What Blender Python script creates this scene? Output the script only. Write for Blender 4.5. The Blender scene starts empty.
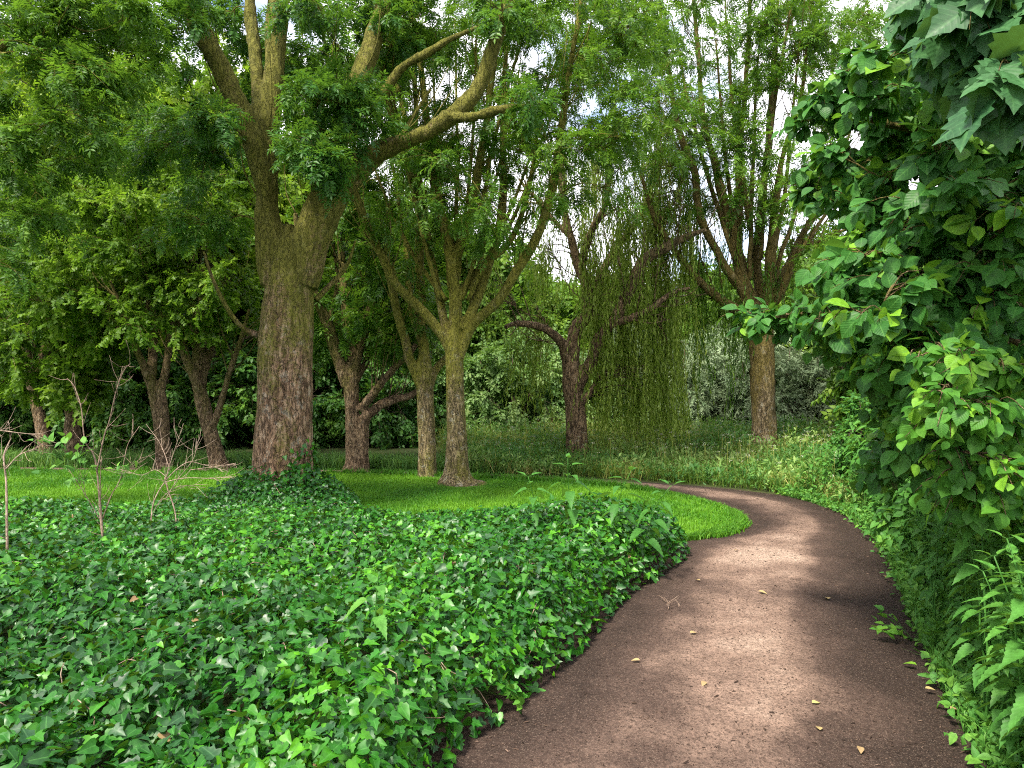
import bpy, math
import numpy as np
from mathutils import Vector, noise as mnoise

rng = np.random.default_rng(11)
scene = bpy.context.scene
COL = scene.collection
F, H, CX, CY = 700.0, 1.6, 512.0, 384.0      # focal length in pixels, eye height

def at(px, py, Y):
    """point at distance Y that shows at pixel px,py (used to measure the photo)"""
    return np.array([(px - CX) * Y / F, Y, H - (py - CY) * Y / F])
def gp(px, py):
    Y = H * F / (py - CY)
    return np.array([(px - CX) * Y / F, Y])
def unit(v):
    v = np.asarray(v, float)
    return v / np.maximum(np.linalg.norm(v, axis=-1, keepdims=True), 1e-9)

# ------------------------------------------------------------------ noise
def _hash(ix, iy, iz, seed):
    n = (ix * 374761393 + iy * 668265263 + iz * 2147483647 + seed * 974634777) & 0xFFFFFFFF
    n = ((n ^ (n >> 13)) * 1274126177) & 0xFFFFFFFF
    n = ((n ^ (n >> 16)) * 2246822519) & 0xFFFFFFFF
    return ((n ^ (n >> 15)) & 0xFFFF) / 65535.0
def vnoise(p, seed=0):
    p = np.asarray(p, float)
    if p.shape[1] == 2:
        p = np.concatenate([p, np.zeros((len(p), 1))], 1)
    i = np.floor(p).astype(np.int64); f = p - i; f = f * f * (3 - 2 * f)
    r = 0
    for dx in (0, 1):
        for dy in (0, 1):
            for dz in (0, 1):
                w = (f[:, 0] if dx else 1 - f[:, 0]) * (f[:, 1] if dy else 1 - f[:, 1]) * (f[:, 2] if dz else 1 - f[:, 2])
                r = r + w * _hash(i[:, 0] + dx, i[:, 1] + dy, i[:, 2] + dz, seed)
    return r
def fbm(p, seed=0, o=3):
    p = np.asarray(p, float); r = 0; a = .5; t = 0
    for k in range(o):
        r = r + a * vnoise(p * 2 ** k + 17.3 * k, seed + k); t += a; a *= .5
    return r / t

# ------------------------------------------------------------------ mesh collector
class MB:
    def __init__(s): s.v = []; s.f = []; s.t = []; s.l = []; s.n = 0
    def add(s, v, faces, tint=None, leaf=None):
        """v (N,3); faces list of (M,k) int arrays; tint (per vertex) ; leaf (N,3)"""
        v = np.asarray(v, np.float32)
        s.v.append(v)
        s.t.append(np.full(len(v), .5, np.float32) if tint is None else np.asarray(tint, np.float32))
        s.l.append(np.zeros((len(v), 3), np.float32) if leaf is None else np.asarray(leaf, np.float32))
        for f in faces:
            f = np.asarray(f)
            if len(f): s.f.append(f + s.n)
        s.n += len(v)
    def build(s, name, m, parent=None, smooth=True, attrs=True):
        me = bpy.data.meshes.new(name)
        if s.n:
            v = np.concatenate(s.v)
            me.vertices.add(len(v)); me.vertices.foreach_set('co', v.ravel())
            lv = np.concatenate([f.ravel() for f in s.f]).astype(np.int32)
            ls = np.concatenate([np.full(len(f), f.shape[1]) for f in s.f])
            st = np.concatenate([[0], np.cumsum(ls)[:-1]]).astype(np.int32)
            me.loops.add(len(lv)); me.loops.foreach_set('vertex_index', lv)
            me.polygons.add(len(ls)); me.polygons.foreach_set('loop_start', st)
            if smooth: me.polygons.foreach_set('use_smooth', np.ones(len(ls), bool))
            if attrs:
                a = me.attributes.new('tint', 'FLOAT', 'POINT'); a.data.foreach_set('value', np.concatenate(s.t))
                a = me.attributes.new('leaf', 'FLOAT_VECTOR', 'POINT'); a.data.foreach_set('vector', np.concatenate(s.l).ravel())
            me.update(calc_edges=True); me.validate()
        o = bpy.data.objects.new(name, me); COL.objects.link(o)
        if m: me.materials.append(m)
        if parent:
            o.parent = parent
            if parent.type == 'EMPTY':
                o.matrix_parent_inverse = parent.matrix_basis.inverted()
        return o

def tag(o, label=None, cat=None, group=None, kind=None):
    if label: o['label'] = label
    if cat: o['category'] = cat
    if group: o['group'] = group
    if kind: o['kind'] = kind
    return o
def thing(name, label, cat, loc, group=None):
    e = bpy.data.objects.new(name, None); COL.objects.link(e)
    e.location = [float(q) for q in loc]; e.empty_display_size = .2
    return tag(e, label, cat, group)
def copy_tree(o, loc, rz=0, sc=1, label=None, parent=None):
    c = o.copy(); COL.objects.link(c)
    if parent: c.parent = parent
    else:
        c.location = [float(q) for q in loc]; c.rotation_euler = (0, 0, rz); c.scale = (sc, sc, sc)
        if label: c['label'] = label
    for ch in o.children: copy_tree(ch, None, parent=c)
    return c

# ------------------------------------------------------------------ tubes
def spline(pts, n):
    P = np.asarray(pts, float)
    if len(P) == 2:
        t = np.linspace(0, 1, n)[:, None]; return P[0] * (1 - t) + P[1] * t
    Q = np.vstack([2 * P[0] - P[1], P, 2 * P[-1] - P[-2]])
    seg = np.linspace(0, len(P) - 1 - 1e-6, n); i = seg.astype(int); t = (seg - i)[:, None]
    a, b, c, d = Q[i], Q[i + 1], Q[i + 2], Q[i + 3]
    return .5 * (2 * b + (c - a) * t + (2 * a - 5 * b + 4 * c - d) * t ** 2 + (3 * b - a - 3 * c + d) * t ** 3)
def tube(mb, pts, radii, n=None, sides=6, tint=.5, wob=0):
    pts = np.asarray(pts, float)
    n = n or max(2, 3 * len(pts))
    P = spline(pts, n)
    R = np.interp(np.linspace(0, 1, n), np.linspace(0, 1, len(radii)), radii)
    if wob:
        L = np.linspace(0, 1, n)[:, None] * np.linalg.norm(np.diff(P, axis=0), axis=1).sum()
        s = rng.uniform(0, 99)
        for k in range(3): P[:, k] += (vnoise(np.hstack([L * 1.7, L * 0 + k * 9 + s]), 3) - .5) * wob * np.minimum(1, L[:, 0] * 3)
    T = unit(np.gradient(P, axis=0))
    ref = np.array([0, 0, 1.]) if abs(T[0, 2]) < .8 else np.array([1., 0, 0])
    u = unit(np.cross(T[0], ref)); U = []
    for t in T:
        u = unit(u - t * (u @ t)); U.append(u)
    U = np.array(U); W = np.cross(T, U)
    a = np.linspace(0, 2 * np.pi, sides, endpoint=False)
    v = (P[:, None] + R[:, None, None] * (np.cos(a)[None, :, None] * U[:, None] + np.sin(a)[None, :, None] * W[:, None])).reshape(-1, 3)
    v = np.vstack([v, P[:1], P[-1:]])
    i = np.arange(n - 1)[:, None] * sides; j = np.arange(sides)[None]; k = (j + 1) % sides
    q = np.stack([i + j, i + k, i + sides + k, i + sides + j], -1).reshape(-1, 4)
    j = j[0]; k = k[0]; e = n * sides
    c0 = np.stack([k, j, j * 0 + e], 1); b = (n - 1) * sides
    c1 = np.stack([b + j, b + k, j * 0 + e + 1], 1)
    mb.add(v, [q, c0, c1], np.full(len(v), tint))
    return P, R

# ------------------------------------------------------------------ leaves
def half_outline(pts, fold=.12, droop=.15, width=1.0):
    """leaf along +x from right-half outline [(x,y)..]; midrib at y=0; returns verts, tris, leafcoords"""
    up = [(x, y * width) for x, y in pts]
    mids = np.linspace(0, 1, len(up))
    v = []; lc = []
    for k, (x, y) in enumerate(up):            # midrib vertices
        v.append((x, 0, -droop * x * x)); lc.append((x, 0, 0))
    n = len(up); m = max(y for x, y in up)
    for s in (1, -1):
        for x, y in up:
            v.append((x, s * y, fold * y / max(m, 1e-6) * m - droop * x * x)); lc.append((x, s * y / m, 0))
    f = []
    for k in range(n - 1):
        f += [(k, k + 1, n + k + 1, n + k), (k + 1, k, 2 * n + k, 2 * n + k + 1)]
    return np.array(v), [np.array(f)], np.array(lc)
def fan_leaf(outline, c=(.22, 0), fold=.1, droop=.2):
    o = list(outline) + [(x, -y) for x, y in reversed(outline) if abs(y) > 1e-6]
    P = np.array(o); m = np.abs(P[:, 1]).max()
    V = np.vstack([[c], P]); z = fold * np.abs(V[:, 1]) - droop * np.maximum(V[:, 0], 0) ** 2
    z[0] -= .03
    n = len(P); f = np.array([(0, 1 + k, 1 + (k + 1) % n) for k in range(n)])
    return np.column_stack([V, z]), [f[:, ::-1]], np.column_stack([V[:, 0], V[:, 1] / m, np.zeros(n + 1)])

RHOMB = (np.array([(0, 0, 0), (.45, .17, .05), (1, 0, -.1), (.45, -.17, .05), (.5, 0, 0)]), [np.array([(0, 4, 1), (4, 2, 1), (0, 3, 4), (4, 3, 2)])],
         np.array([(0, 0, 0), (.45, 1, 0), (1, 0, 0), (.45, -1, 0), (.5, 0, 0)]))
OVATE = half_outline([(0, .0), (.18, .24), (.42, .30), (.72, .18), (1, 0)], .35, .18)
BROAD = half_outline([(0, .02), (.06, .22), (.25, .40), (.5, .43), (.74, .30), (.9, .12), (1.03, 0)], .22, .22)
NETTLE = half_outline([(0, .02), (.04, .17), (.10, .20), (.14, .23), (.20, .20), (.25, .25), (.31, .20), (.37, .23), (.43, .17), (.50, .19), (.57, .125), (.64, .14), (.71, .08), (.79, .085), (.88, .03), (1, 0)], .32, .30, .92)
IVY = fan_leaf([(0, 0), (-.10, .16), (-.06, .34), (.10, .47), (.28, .27), (.52, .36), (.60, .20), (1, 0)], fold=.22, droop=.2)
IVY2 = fan_leaf([(0, 0), (-.12, .2), (-.02, .40), (.22, .42), (.45, .32), (.7, .2), (1, 0)], fold=.25, droop=.25)
MAPLE = fan_leaf([(0, 0), (-.12, .14), (-.16, .34), (0, .36), (.1, .52), (.22, .45), (.36, .58), (.46, .34), (.62, .36), (.74, .2), (1, 0)], c=(.1, 0), fold=.1, droop=.3)
LANCE = half_outline([(0, .01), (.3, .10), (.65, .09), (1, 0)], .3, .25)

def frames(d, up):
    x = unit(d); z = up - x * (up * x).sum(-1, keepdims=True); z = unit(z); y = np.cross(z, x)
    return np.stack([x, y, z], -1)            # columns
def put(mb, tpl, pos, d, up, scale, tint):
    v, fs, lc = tpl[:3]; N = len(pos)
    if N == 0: return
    M = frames(np.asarray(d, float), np.asarray(up, float))
    W = np.einsum('nij,kj->nki', M, v) * np.asarray(scale).reshape(-1, 1, 1) + np.asarray(pos)[:, None]
    k = len(v); off = (np.arange(N) * k)[:, None, None]
    tt = np.repeat(np.asarray(tint), k)
    if len(tpl) > 3: tt = np.clip(tt + np.tile(tpl[3], N), 0, 1)
    mb.add(W.reshape(-1, 3), [(f[None] + off).reshape(-1, f.shape[1]) for f in fs], tt, np.tile(lc, (N, 1)))
def rnd(n, s=1.0): return rng.normal(0, s, (n, 3))

def make_spray(kind):
    """a small twig with its leaves, about 1 unit long, as one template"""
    mb = MB(); T = []
    if kind == 'pinnate':
        xs = np.linspace(.22, .92, 5)
        pos, d, up, sc = [], [], [], []
        for x in xs:
            for s in (1, -1):
                pos.append((x, 0, -.18 * x * x)); d.append((.55 + rng.normal(0, .1), s * (1 + rng.normal(0, .1)), rng.normal(-.15, .25))); up.append((0, 0, 1)); sc.append(.42 * (1.1 - abs(x - .5) * .6) * rng.uniform(.85, 1.1))
        pos.append((.97, 0, -.18)); d.append((1, 0, -.5)); up.append((0, 0, 1)); sc.append(.42)
        up = np.array(up, float) + rnd(len(up), .25)
        tpl = RHOMB
    elif kind == 'broad':
        pos, d, up, sc = [], [], [], []
        for k, x in enumerate(np.linspace(.12, .95, 7)):
            s = 1 if k % 2 else -1
            pos.append((x, 0.03 * s, -.1 * x * x)); d.append((.7, s * rng.uniform(.5, 1.2), rng.normal(-.35, .25))); sc.append(rng.uniform(.30, .42)); up.append((0, 0, 1))
        up = np.array(up, float) + rnd(len(up), .3); tpl = OVATE
    elif kind == 'maple':
        pos, d, up, sc = [], [], [], []
        for k, x in enumerate(np.linspace(.15, .95, 5)):
            for s in (1, -1):
                pos.append((x, .1 * s, -.08 * x)); d.append((.6, s * rng.uniform(.6, 1.3), rng.normal(-.4, .25))); sc.append(rng.uniform(.24, .36)); up.append((0, 0, 1))
        up = np.array(up, float) + rnd(len(up), .3)
        tpl = fan_leaf([(0, 0), (-.1, .3), (.12, .5), (.3, .25), (.6, .3), (1, 0)], c=(.2, 0), fold=.15, droop=.2)
    elif kind == 'narrow':
        pos, d, up, sc = [], [], [], []
        for k, x in enumerate(np.linspace(.05, .97, 12)):
            s = 1 if k % 2 else -1
            pos.append((x, 0, -.06 * x)); d.append((.9, s * rng.uniform(.4, .9), rng.normal(0, .35))); sc.append(rng.uniform(.26, .36)); up.append((0, 0, 1))
        up = np.array(up, float) + rnd(len(up), .4); tpl = RHOMB
    n = len(pos)
    put(mb, tpl, np.array(pos, float), np.array(d, float), up, np.array(sc), np.full(n, .5))
    kk = len(tpl[0]); dt = np.repeat(rng.normal(0, .09, n), kk)
    # stalk
    st = np.array([(0, -.006, 0), (0, .006, 0), (.95, .003, -.17), (.95, -.003, -.17)])
    v = np.vstack(mb.v + [st]); base = len(v) - 4
    fs = list(mb.f) + [np.array([(base, base + 3, base + 2, base + 1)])]
    lc = np.vstack(mb.l + [np.zeros((4, 3))])
    by = {}
    for f in fs: by.setdefault(f.shape[1], []).append(f)
    return (v, [np.vstack(g) for g in by.values()], lc, np.concatenate([dt, np.zeros(4)]))
SPRAY = {k: [make_spray(k) for _ in range(5)] for k in ('pinnate', 'broad', 'maple', 'narrow')}
def put_sprays(mb, kind, pos, d, up, sc, tint):
    w = rng.integers(0, 5, len(pos))
    for k in range(5):
        m = w == k
        put(mb, SPRAY[kind][k], pos[m], d[m], up[m], sc[m], tint[m])

# ------------------------------------------------------------------ materials
def new_mat(name):
    m = bpy.data.materials.new(name); m.use_nodes = True
    nt = m.node_tree; nt.nodes.clear()
    return m, nt, nt.nodes.new('ShaderNodeOutputMaterial')
def node(nt, t, **kw):
    n = nt.nodes.new(t)
    for k, v in kw.items():
        if k.startswith('_'): setattr(n, k[1:], v)
        else: n.inputs[k].default_value = v
    return n
def ramp(nt, stops, src=None, interp='LINEAR'):
    r = nt.nodes.new('ShaderNodeValToRGB'); r.color_ramp.interpolation = interp
    el = r.color_ramp.elements
    while len(el) < len(stops): el.new(.5)
    for e, (p, c) in zip(el, stops):
        e.position = p; e.color = (c, c, c, 1) if np.isscalar(c) else (*c, 1)
    if src is not None: nt.links.new(src, r.inputs[0])
    return r
def mix(nt, fac, a, b, mode='MIX'):
    m = nt.nodes.new('ShaderNodeMix'); m.data_type = 'RGBA'; m.blend_type = mode
    for s, v in ((m.inputs[0], fac), (m.inputs[6], a), (m.inputs[7], b)):
        if hasattr(v, 'links'): nt.links.new(v, s)
        elif np.isscalar(v): s.default_value = v
        else: s.default_value = (*v, 1)
    return m.outputs[2]
def math_(nt, op, a, b=None, clamp=False):
    m = nt.nodes.new('ShaderNodeMath'); m.operation = op; m.use_clamp = clamp
    for s, v in zip(m.inputs, (a, b)):
        if v is None: continue
        if hasattr(v, 'links'): nt.links.new(v, s)
        else: s.default_value = v
    return m.outputs[0]

def leaf_mat(name, dark, mid, light, rough=.45, trans=.32, spec=.4, veins=0.0, vein_col=None, tcol=None, latf=.5):
    m, nt, out = new_mat(name); L = nt.links.new
    a = node(nt, 'ShaderNodeAttribute', _attribute_name='tint')
    r = ramp(nt, [(.12, dark), (.5, mid), (.88, light)], a.outputs['Fac'])
    col = r.outputs[0]
    p = node(nt, 'ShaderNodeBsdfPrincipled', Roughness=rough)
    p.inputs['Specular IOR Level'].default_value = spec
    if veins:
        lf = node(nt, 'ShaderNodeAttribute', _attribute_name='leaf')
        sx = nt.nodes.new('ShaderNodeSeparateXYZ'); L(lf.outputs['Vector'], sx.inputs[0])
        av = math_(nt, 'ABSOLUTE', sx.outputs[1])
        ph = math_(nt, 'SUBTRACT', math_(nt, 'MULTIPLY', sx.outputs[0], 40.), math_(nt, 'MULTIPLY', av, 16.))
        lat = math_(nt, 'SINE', ph)
        latm = ramp(nt, [(.90, 0.), (1., 1.)], math_(nt, 'MULTIPLY_ADD', lat, .5)); latm.inputs[0].links[0].from_node.inputs[2].default_value = .5
        mid_ = ramp(nt, [(.03, 1.), (.09, 0.)], av)
        vm = math_(nt, 'MAXIMUM', math_(nt, 'MULTIPLY', latm.outputs[0], latf), mid_.outputs[0])
        col = mix(nt, math_(nt, 'MULTIPLY', vm, veins), col, vein_col or light)
        tcn = nt.nodes.new('ShaderNodeTexCoord'); mo = node(nt, 'ShaderNodeTexNoise', Scale=38., Detail=3., Roughness=.6); L(tcn.outputs['Object'], mo.inputs['Vector'])
        col = mix(nt, .8, col, ramp(nt, [(.3, .68), (.7, 1.28)], mo.outputs['Fac']).outputs[0], 'MULTIPLY')
        L(mo.outputs['Fac'], (rr_ := node(nt, 'ShaderNodeMapRange')).inputs[0]); rr_.inputs[1].default_value = .3; rr_.inputs[2].default_value = .7; rr_.inputs[3].default_value = rough - .08; rr_.inputs[4].default_value = rough + .14; L(rr_.outputs[0], p.inputs['Roughness'])
        b = node(nt, 'ShaderNodeBump', Strength=.22 * min(1, veins * 1.5), Distance=.0015); L(lat, b.inputs['Height']); L(b.outputs[0], p.inputs['Normal']) if latf > 0 else None
    L(col, p.inputs['Base Color'])
    t = nt.nodes.new('ShaderNodeBsdfTranslucent')
    if tcol is None: tc = mix(nt, .55, col, (.16, .30, .02))
    else: tc = mix(nt, .55, col, tcol)
    L(tc, t.inputs['Color'])
    ms = node(nt, 'ShaderNodeMixShader', Fac=trans); L(p.outputs[0], ms.inputs[1]); L(t.outputs[0], ms.inputs[2])
    L(ms.outputs[0], out.inputs[0])
    return m

def bark_mat(name, base, light, dark, moss, moss_z=(1.4, 3.4), moss_amt=.6, lichen=.25, scale=1.0, bump=1.0):
    m, nt, out = new_mat(name); L = nt.links.new
    tc = nt.nodes.new('ShaderNodeTexCoord')
    mp = node(nt, 'ShaderNodeMapping'); mp.inputs['Scale'].default_value = (scale, scale, scale * .30); L(tc.outputs['Object'], mp.inputs[0])
    n1 = node(nt, 'ShaderNodeTexNoise', Scale=22., Detail=6., Roughness=.65); L(mp.outputs[0], n1.inputs['Vector'])
    v1 = node(nt, 'ShaderNodeTexNoise', Scale=19., Detail=4., Roughness=.6, Distortion=.6); L(mp.outputs[0], v1.inputs['Vector'])
    n2 = node(nt, 'ShaderNodeTexNoise', Scale=3.4, Detail=5., Roughness=.62); L(mp.outputs[0], n2.inputs['Vector'])
    n3 = node(nt, 'ShaderNodeTexNoise', Scale=9. * scale, Detail=6., Roughness=.7); L(tc.outputs['Object'], n3.inputs['Vector'])
    n4 = node(nt, 'ShaderNodeTexNoise', Scale=30. * scale, Detail=4., Roughness=.7); L(tc.outputs['Object'], n4.inputs['Vector'])
    c = ramp(nt, [(.30, dark), (.47, base), (.66, light)], n1.outputs['Fac']).outputs[0]
    c = mix(nt, .85, c, ramp(nt, [(.34, .55), (.5, 1.), (.66, 1.35)], n3.outputs['Fac']).outputs[0], 'MULTIPLY')
    crack = ramp(nt, [(.0, 1.), (.045, 0.)], math_(nt, 'ABSOLUTE', math_(nt, 'SUBTRACT', v1.outputs['Fac'], .5))).outputs[0]
    c = mix(nt, math_(nt, 'MULTIPLY', crack, .75), c, dark)
    # grey lichen flakes
    li = ramp(nt, [(.56, 0.), (.62, 1.)], n3.outputs['Fac']).outputs[0]
    c = mix(nt, math_(nt, 'MULTIPLY', li, lichen), c, (.36, .36, .30))
    # moss
    sx = nt.nodes.new('ShaderNodeSeparateXYZ'); L(tc.outputs['Object'], sx.inputs[0])
    zz = nt.nodes.new('ShaderNodeMapRange'); L(sx.outputs[2], zz.inputs[0])
    for k, v in zip((1, 2, 3, 4), (moss_z[0], moss_z[1], -.16, .16)): zz.inputs[k].default_value = v
    mm = math_(nt, 'ADD', math_(nt, 'ADD', math_(nt, 'MULTIPLY', n2.outputs['Fac'], .65), math_(nt, 'MULTIPLY', n4.outputs['Fac'], .35)), zz.outputs[0])
    mk = ramp(nt, [(.44, 0.), (.60, 1.)], mm).outputs[0]
    mk = math_(nt, 'MULTIPLY', mk, moss_amt)
    mossc = mix(nt, n4.outputs['Fac'], tuple(q * .45 for q in moss), tuple(q * 1.35 for q in moss))
    c = mix(nt, mk, c, mossc)
    p = node(nt, 'ShaderNodeBsdfPrincipled', Roughness=.9); p.inputs['Specular IOR Level'].default_value = .2
    L(c, p.inputs['Base Color'])
    hgt = math_(nt, 'ADD', math_(nt, 'SUBTRACT', n1.outputs['Fac'], math_(nt, 'MULTIPLY', crack, .4)), math_(nt, 'MULTIPLY', n4.outputs['Fac'], .5))
    b = node(nt, 'ShaderNodeBump', Strength=1. * bump, Distance=.045 * bump); L(hgt, b.inputs['Height']); L(b.outputs[0], p.inputs['Normal'])
    L(p.outputs[0], out.inputs[0])
    return m

MAT = {}
MAT['bark_old'] = bark_mat('bark_old', (.225, .135, .078), (.42, .29, .19), (.05, .032, .02), (.14, .145, .018), (.1, 3.6), .9, .4)
MAT['bark_mossy'] = bark_mat('bark_mossy', (.185, .14, .07), (.34, .27, .15), (.05, .04, .022), (.185, .185, .02), (-1.4, 3.4), .85, .5)
MAT['bark_brown'] = bark_mat('bark_brown', (.20, .13, .075), (.34, .24, .15), (.045, .03, .02), (.14, .13, .025), (.3, 3.2), .8, .15, 1.2)
MAT['bark_willow'] = bark_mat('bark_willow', (.18, .118, .062), (.31, .215, .13), (.035, .024, .018), (.09, .085, .025), (2.5, 6.), .6, .1)
MAT['bark_right'] = bark_mat('bark_right', (.17, .125, .07), (.30, .23, .14), (.045, .035, .02), (.14, .11, .02), (-1.2, 3.), .8, .55)
MAT['bark_far'] = bark_mat('bark_far', (.12, .085, .06), (.2, .15, .1), (.03, .025, .02), (.10, .10, .03), (1., 4.), .6, .1)
MAT['twig'] = bark_mat('twig', (.22, .15, .11), (.34, .25, .19), (.09, .06, .045), (.12, .11, .04), (5., 9.), .3, .2, 3., .3)
MAT['deadwood'] = bark_mat('deadwood', (.30, .22, .16), (.44, .34, .27), (.13, .09, .07), (.12, .11, .04), (5., 9.), .3, .2, 3., .3)

MAT['leaf_ash'] = leaf_mat('leaf_ash', (.036, .105, .010), (.075, .185, .014), (.16, .29, .02), .48, .45, .3)
MAT['leaf_old'] = leaf_mat('leaf_old', (.022, .090, .012), (.048, .150, .017), (.12, .25, .02), .45, .42, .3)
MAT['leaf_maple'] = leaf_mat('leaf_maple', (.050, .125, .008), (.105, .210, .012), (.22, .34, .02), .5, .5, .28)
MAT['leaf_sunny'] = leaf_mat('leaf_sunny', (.12, .21, .010), (.20, .31, .015), (.30, .40, .025), .5, .5, .3)  # sunlit glow of the far foliage put into a brighter yellow green leaf colour
MAT['leaf_dark'] = leaf_mat('leaf_dark', (.022, .080, .014), (.052, .145, .022), (.11, .23, .03), .48, .35, .28)
MAT['leaf_far'] = leaf_mat('leaf_far', (.05, .125, .014), (.10, .20, .020), (.19, .30, .03), .55, .45, .3)
MAT['leaf_willow'] = leaf_mat('leaf_willow', (.14, .21, .024), (.24, .34, .042), (.37, .45, .08), .5, .5, .3)
MAT['leaf_silver'] = leaf_mat('leaf_silver', (.13, .20, .10), (.23, .31, .17), (.37, .45, .27), .6, .3, .3, tcol=(.30, .38, .18))
MAT['leaf_pale'] = leaf_mat('leaf_pale', (.08, .165, .045), (.15, .26, .075), (.26, .36, .12), .55, .4, .3)
MAT['leaf_lime'] = leaf_mat('leaf_lime', (.026, .115, .018), (.056, .195, .026), (.19, .40, .022), .48, .38, .3, .6, (.10, .27, .05), latf=.75)
MAT['leaf_sycamore'] = leaf_mat('leaf_sycamore', (.030, .105, .036), (.055, .155, .050), (.11, .24, .04), .48, .3, .3, .5, (.09, .22, .08), latf=.6)
MAT['leaf_dogwood'] = leaf_mat('leaf_dogwood', (.042, .155, .022), (.085, .25, .028), (.20, .42, .03), .48, .42, .3, .5, (.09, .26, .03), latf=.75)
MAT['leaf_nettle'] = leaf_mat('leaf_nettle', (.038, .145, .022), (.085, .250, .040), (.18, .38, .05), .5, .38, .3, .45, (.06, .20, .03), latf=.75)
MAT['leaf_ivy'] = leaf_mat('leaf_ivy', (.007, .062, .005), (.020, .130, .007), (.085, .290, .010), .40, .25, .40, .5, (.07, .24, .04), latf=.0)
MAT['leaf_ivy_old'] = leaf_mat('leaf_ivy_old', (.010, .052, .014), (.020, .080, .022), (.045, .14, .03), .42, .2, .38, .4, (.07, .17, .06), latf=.0)
MAT['grass'] = leaf_mat('grass', (.040, .155, .012), (.078, .245, .014), (.16, .36, .02), .5, .4, .3)
MAT['tall_grass'] = leaf_mat('tall_grass', (.10, .18, .022), (.24, .30, .045), (.50, .42, .15), .6, .4, .3)
MAT['meadow_green'] = leaf_mat('meadow_green', (.06, .17, .035), (.14, .28, .055), (.28, .41, .11), .55, .4, .3)
MAT['flower'] = leaf_mat('flower', (.5, .48, .36), (.62, .6, .48), (.72, .7, .6), .7, .3, .2)
MAT['dry_leaf'] = leaf_mat('dry_leaf', (.16, .10, .05), (.34, .24, .12), (.42, .36, .14), .7, .15, .2)

def soil_mat(name, cols, pebble=None, sc=1.0, bump=1.0):
    m, nt, out = new_mat(name); L = nt.links.new
    tc = nt.nodes.new('ShaderNodeTexCoord')
    n1 = node(nt, 'ShaderNodeTexNoise', Scale=2.2 * sc, Detail=6., Roughness=.62); L(tc.outputs['Object'], n1.inputs['Vector'])
    n2 = node(nt, 'ShaderNodeTexNoise', Scale=42. * sc, Detail=8., Roughness=.75); L(tc.outputs['Object'], n2.inputs['Vector'])
    v = node(nt, 'ShaderNodeTexVoronoi', Scale=230. * sc); L(tc.outputs['Object'], v.inputs['Vector'])
    v2 = node(nt, 'ShaderNodeTexVoronoi', Scale=120. * sc); L(tc.outputs['Object'], v2.inputs['Vector'])
    wear_sun = node(nt, 'ShaderNodeAttribute', _attribute_name='tint')
    w = math_(nt, 'ADD', wear_sun.outputs['Fac'], math_(nt, 'MULTIPLY', math_(nt, 'SUBTRACT', n1.outputs['Fac'], .5), .95), True)
    c = ramp(nt, [(.12, cols[0]), (.45, cols[1]), (.72, cols[2]), (.95, cols[3])], w).outputs[0]
    g = ramp(nt, [(.28, .35), (.5, 1.), (.74, 1.7)], n2.outputs['Fac']).outputs[0]
    c = mix(nt, .85, c, g, 'MULTIPLY')
    bw = nt.nodes.new('ShaderNodeRGBToBW'); L(v.outputs['Color'], bw.inputs[0])
    pk = ramp(nt, [(.70, 0.), (.80, 1.)], bw.outputs[0]).outputs[0]
    c = mix(nt, math_(nt, 'MULTIPLY', pk, .28), c, cols[4])
    bw2 = nt.nodes.new('ShaderNodeRGBToBW'); L(v2.outputs['Color'], bw2.inputs[0])
    dk = ramp(nt, [(.24, 1.), (.34, 0.)], bw2.outputs[0]).outputs[0]
    c = mix(nt, math_(nt, 'MULTIPLY', dk, .5), c, cols[0])
    p = node(nt, 'ShaderNodeBsdfPrincipled', Roughness=.88); p.inputs['Specular IOR Level'].default_value = .25
    L(c, p.inputs['Base Color'])
    h = math_(nt, 'ADD', n2.outputs['Fac'], math_(nt, 'MULTIPLY', bw.outputs[0], .6))
    b = node(nt, 'ShaderNodeBump', Strength=.9 * bump, Distance=.02); L(h, b.inputs['Height']); L(b.outputs[0], p.inputs['Normal'])
    L(p.outputs[0], out.inputs[0])
    return m
MAT['path'] = soil_mat('path_grit', [(.032, .019, .014), (.088, .055, .042), (.26, .172, .130), (.43, .31, .24), (.34, .25, .19)])
MAT['soil'] = soil_mat('soil', [(.028, .02, .016), (.05, .036, .028), (.075, .055, .04), (.10, .075, .055), (.14, .11, .08)])
MAT['chip'] = leaf_mat('mulch_chip', (.022, .013, .009), (.075, .046, .032), (.20, .135, .10), .85, .0, .2)
def plain_ground(name, a, b, sc):
    m, nt, out = new_mat(name); L = nt.links.new
    tc = nt.nodes.new('ShaderNodeTexCoord')
    n = node(nt, 'ShaderNodeTexNoise', Scale=sc, Detail=7., Roughness=.7); L(tc.outputs['Object'], n.inputs['Vector'])
    p = node(nt, 'ShaderNodeBsdfPrincipled', Roughness=.95); p.inputs['Specular IOR Level'].default_value = .1
    L(ramp(nt, [(.3, a), (.7, b)], n.outputs['Fac']).outputs[0], p.inputs['Base Color'])
    bb = node(nt, 'ShaderNodeBump', Strength=.6, Distance=.03); L(n.outputs['Fac'], bb.inputs['Height']); L(bb.outputs[0], p.inputs['Normal'])
    L(p.outputs[0], out.inputs[0]); return m
MAT['lawn'] = plain_ground('lawn_turf', (.04, .115, .010), (.08, .19, .014), 6.)
MAT['wood_floor'] = plain_ground('woodland_floor', (.022, .03, .012), (.05, .06, .02), 1.4)

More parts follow.
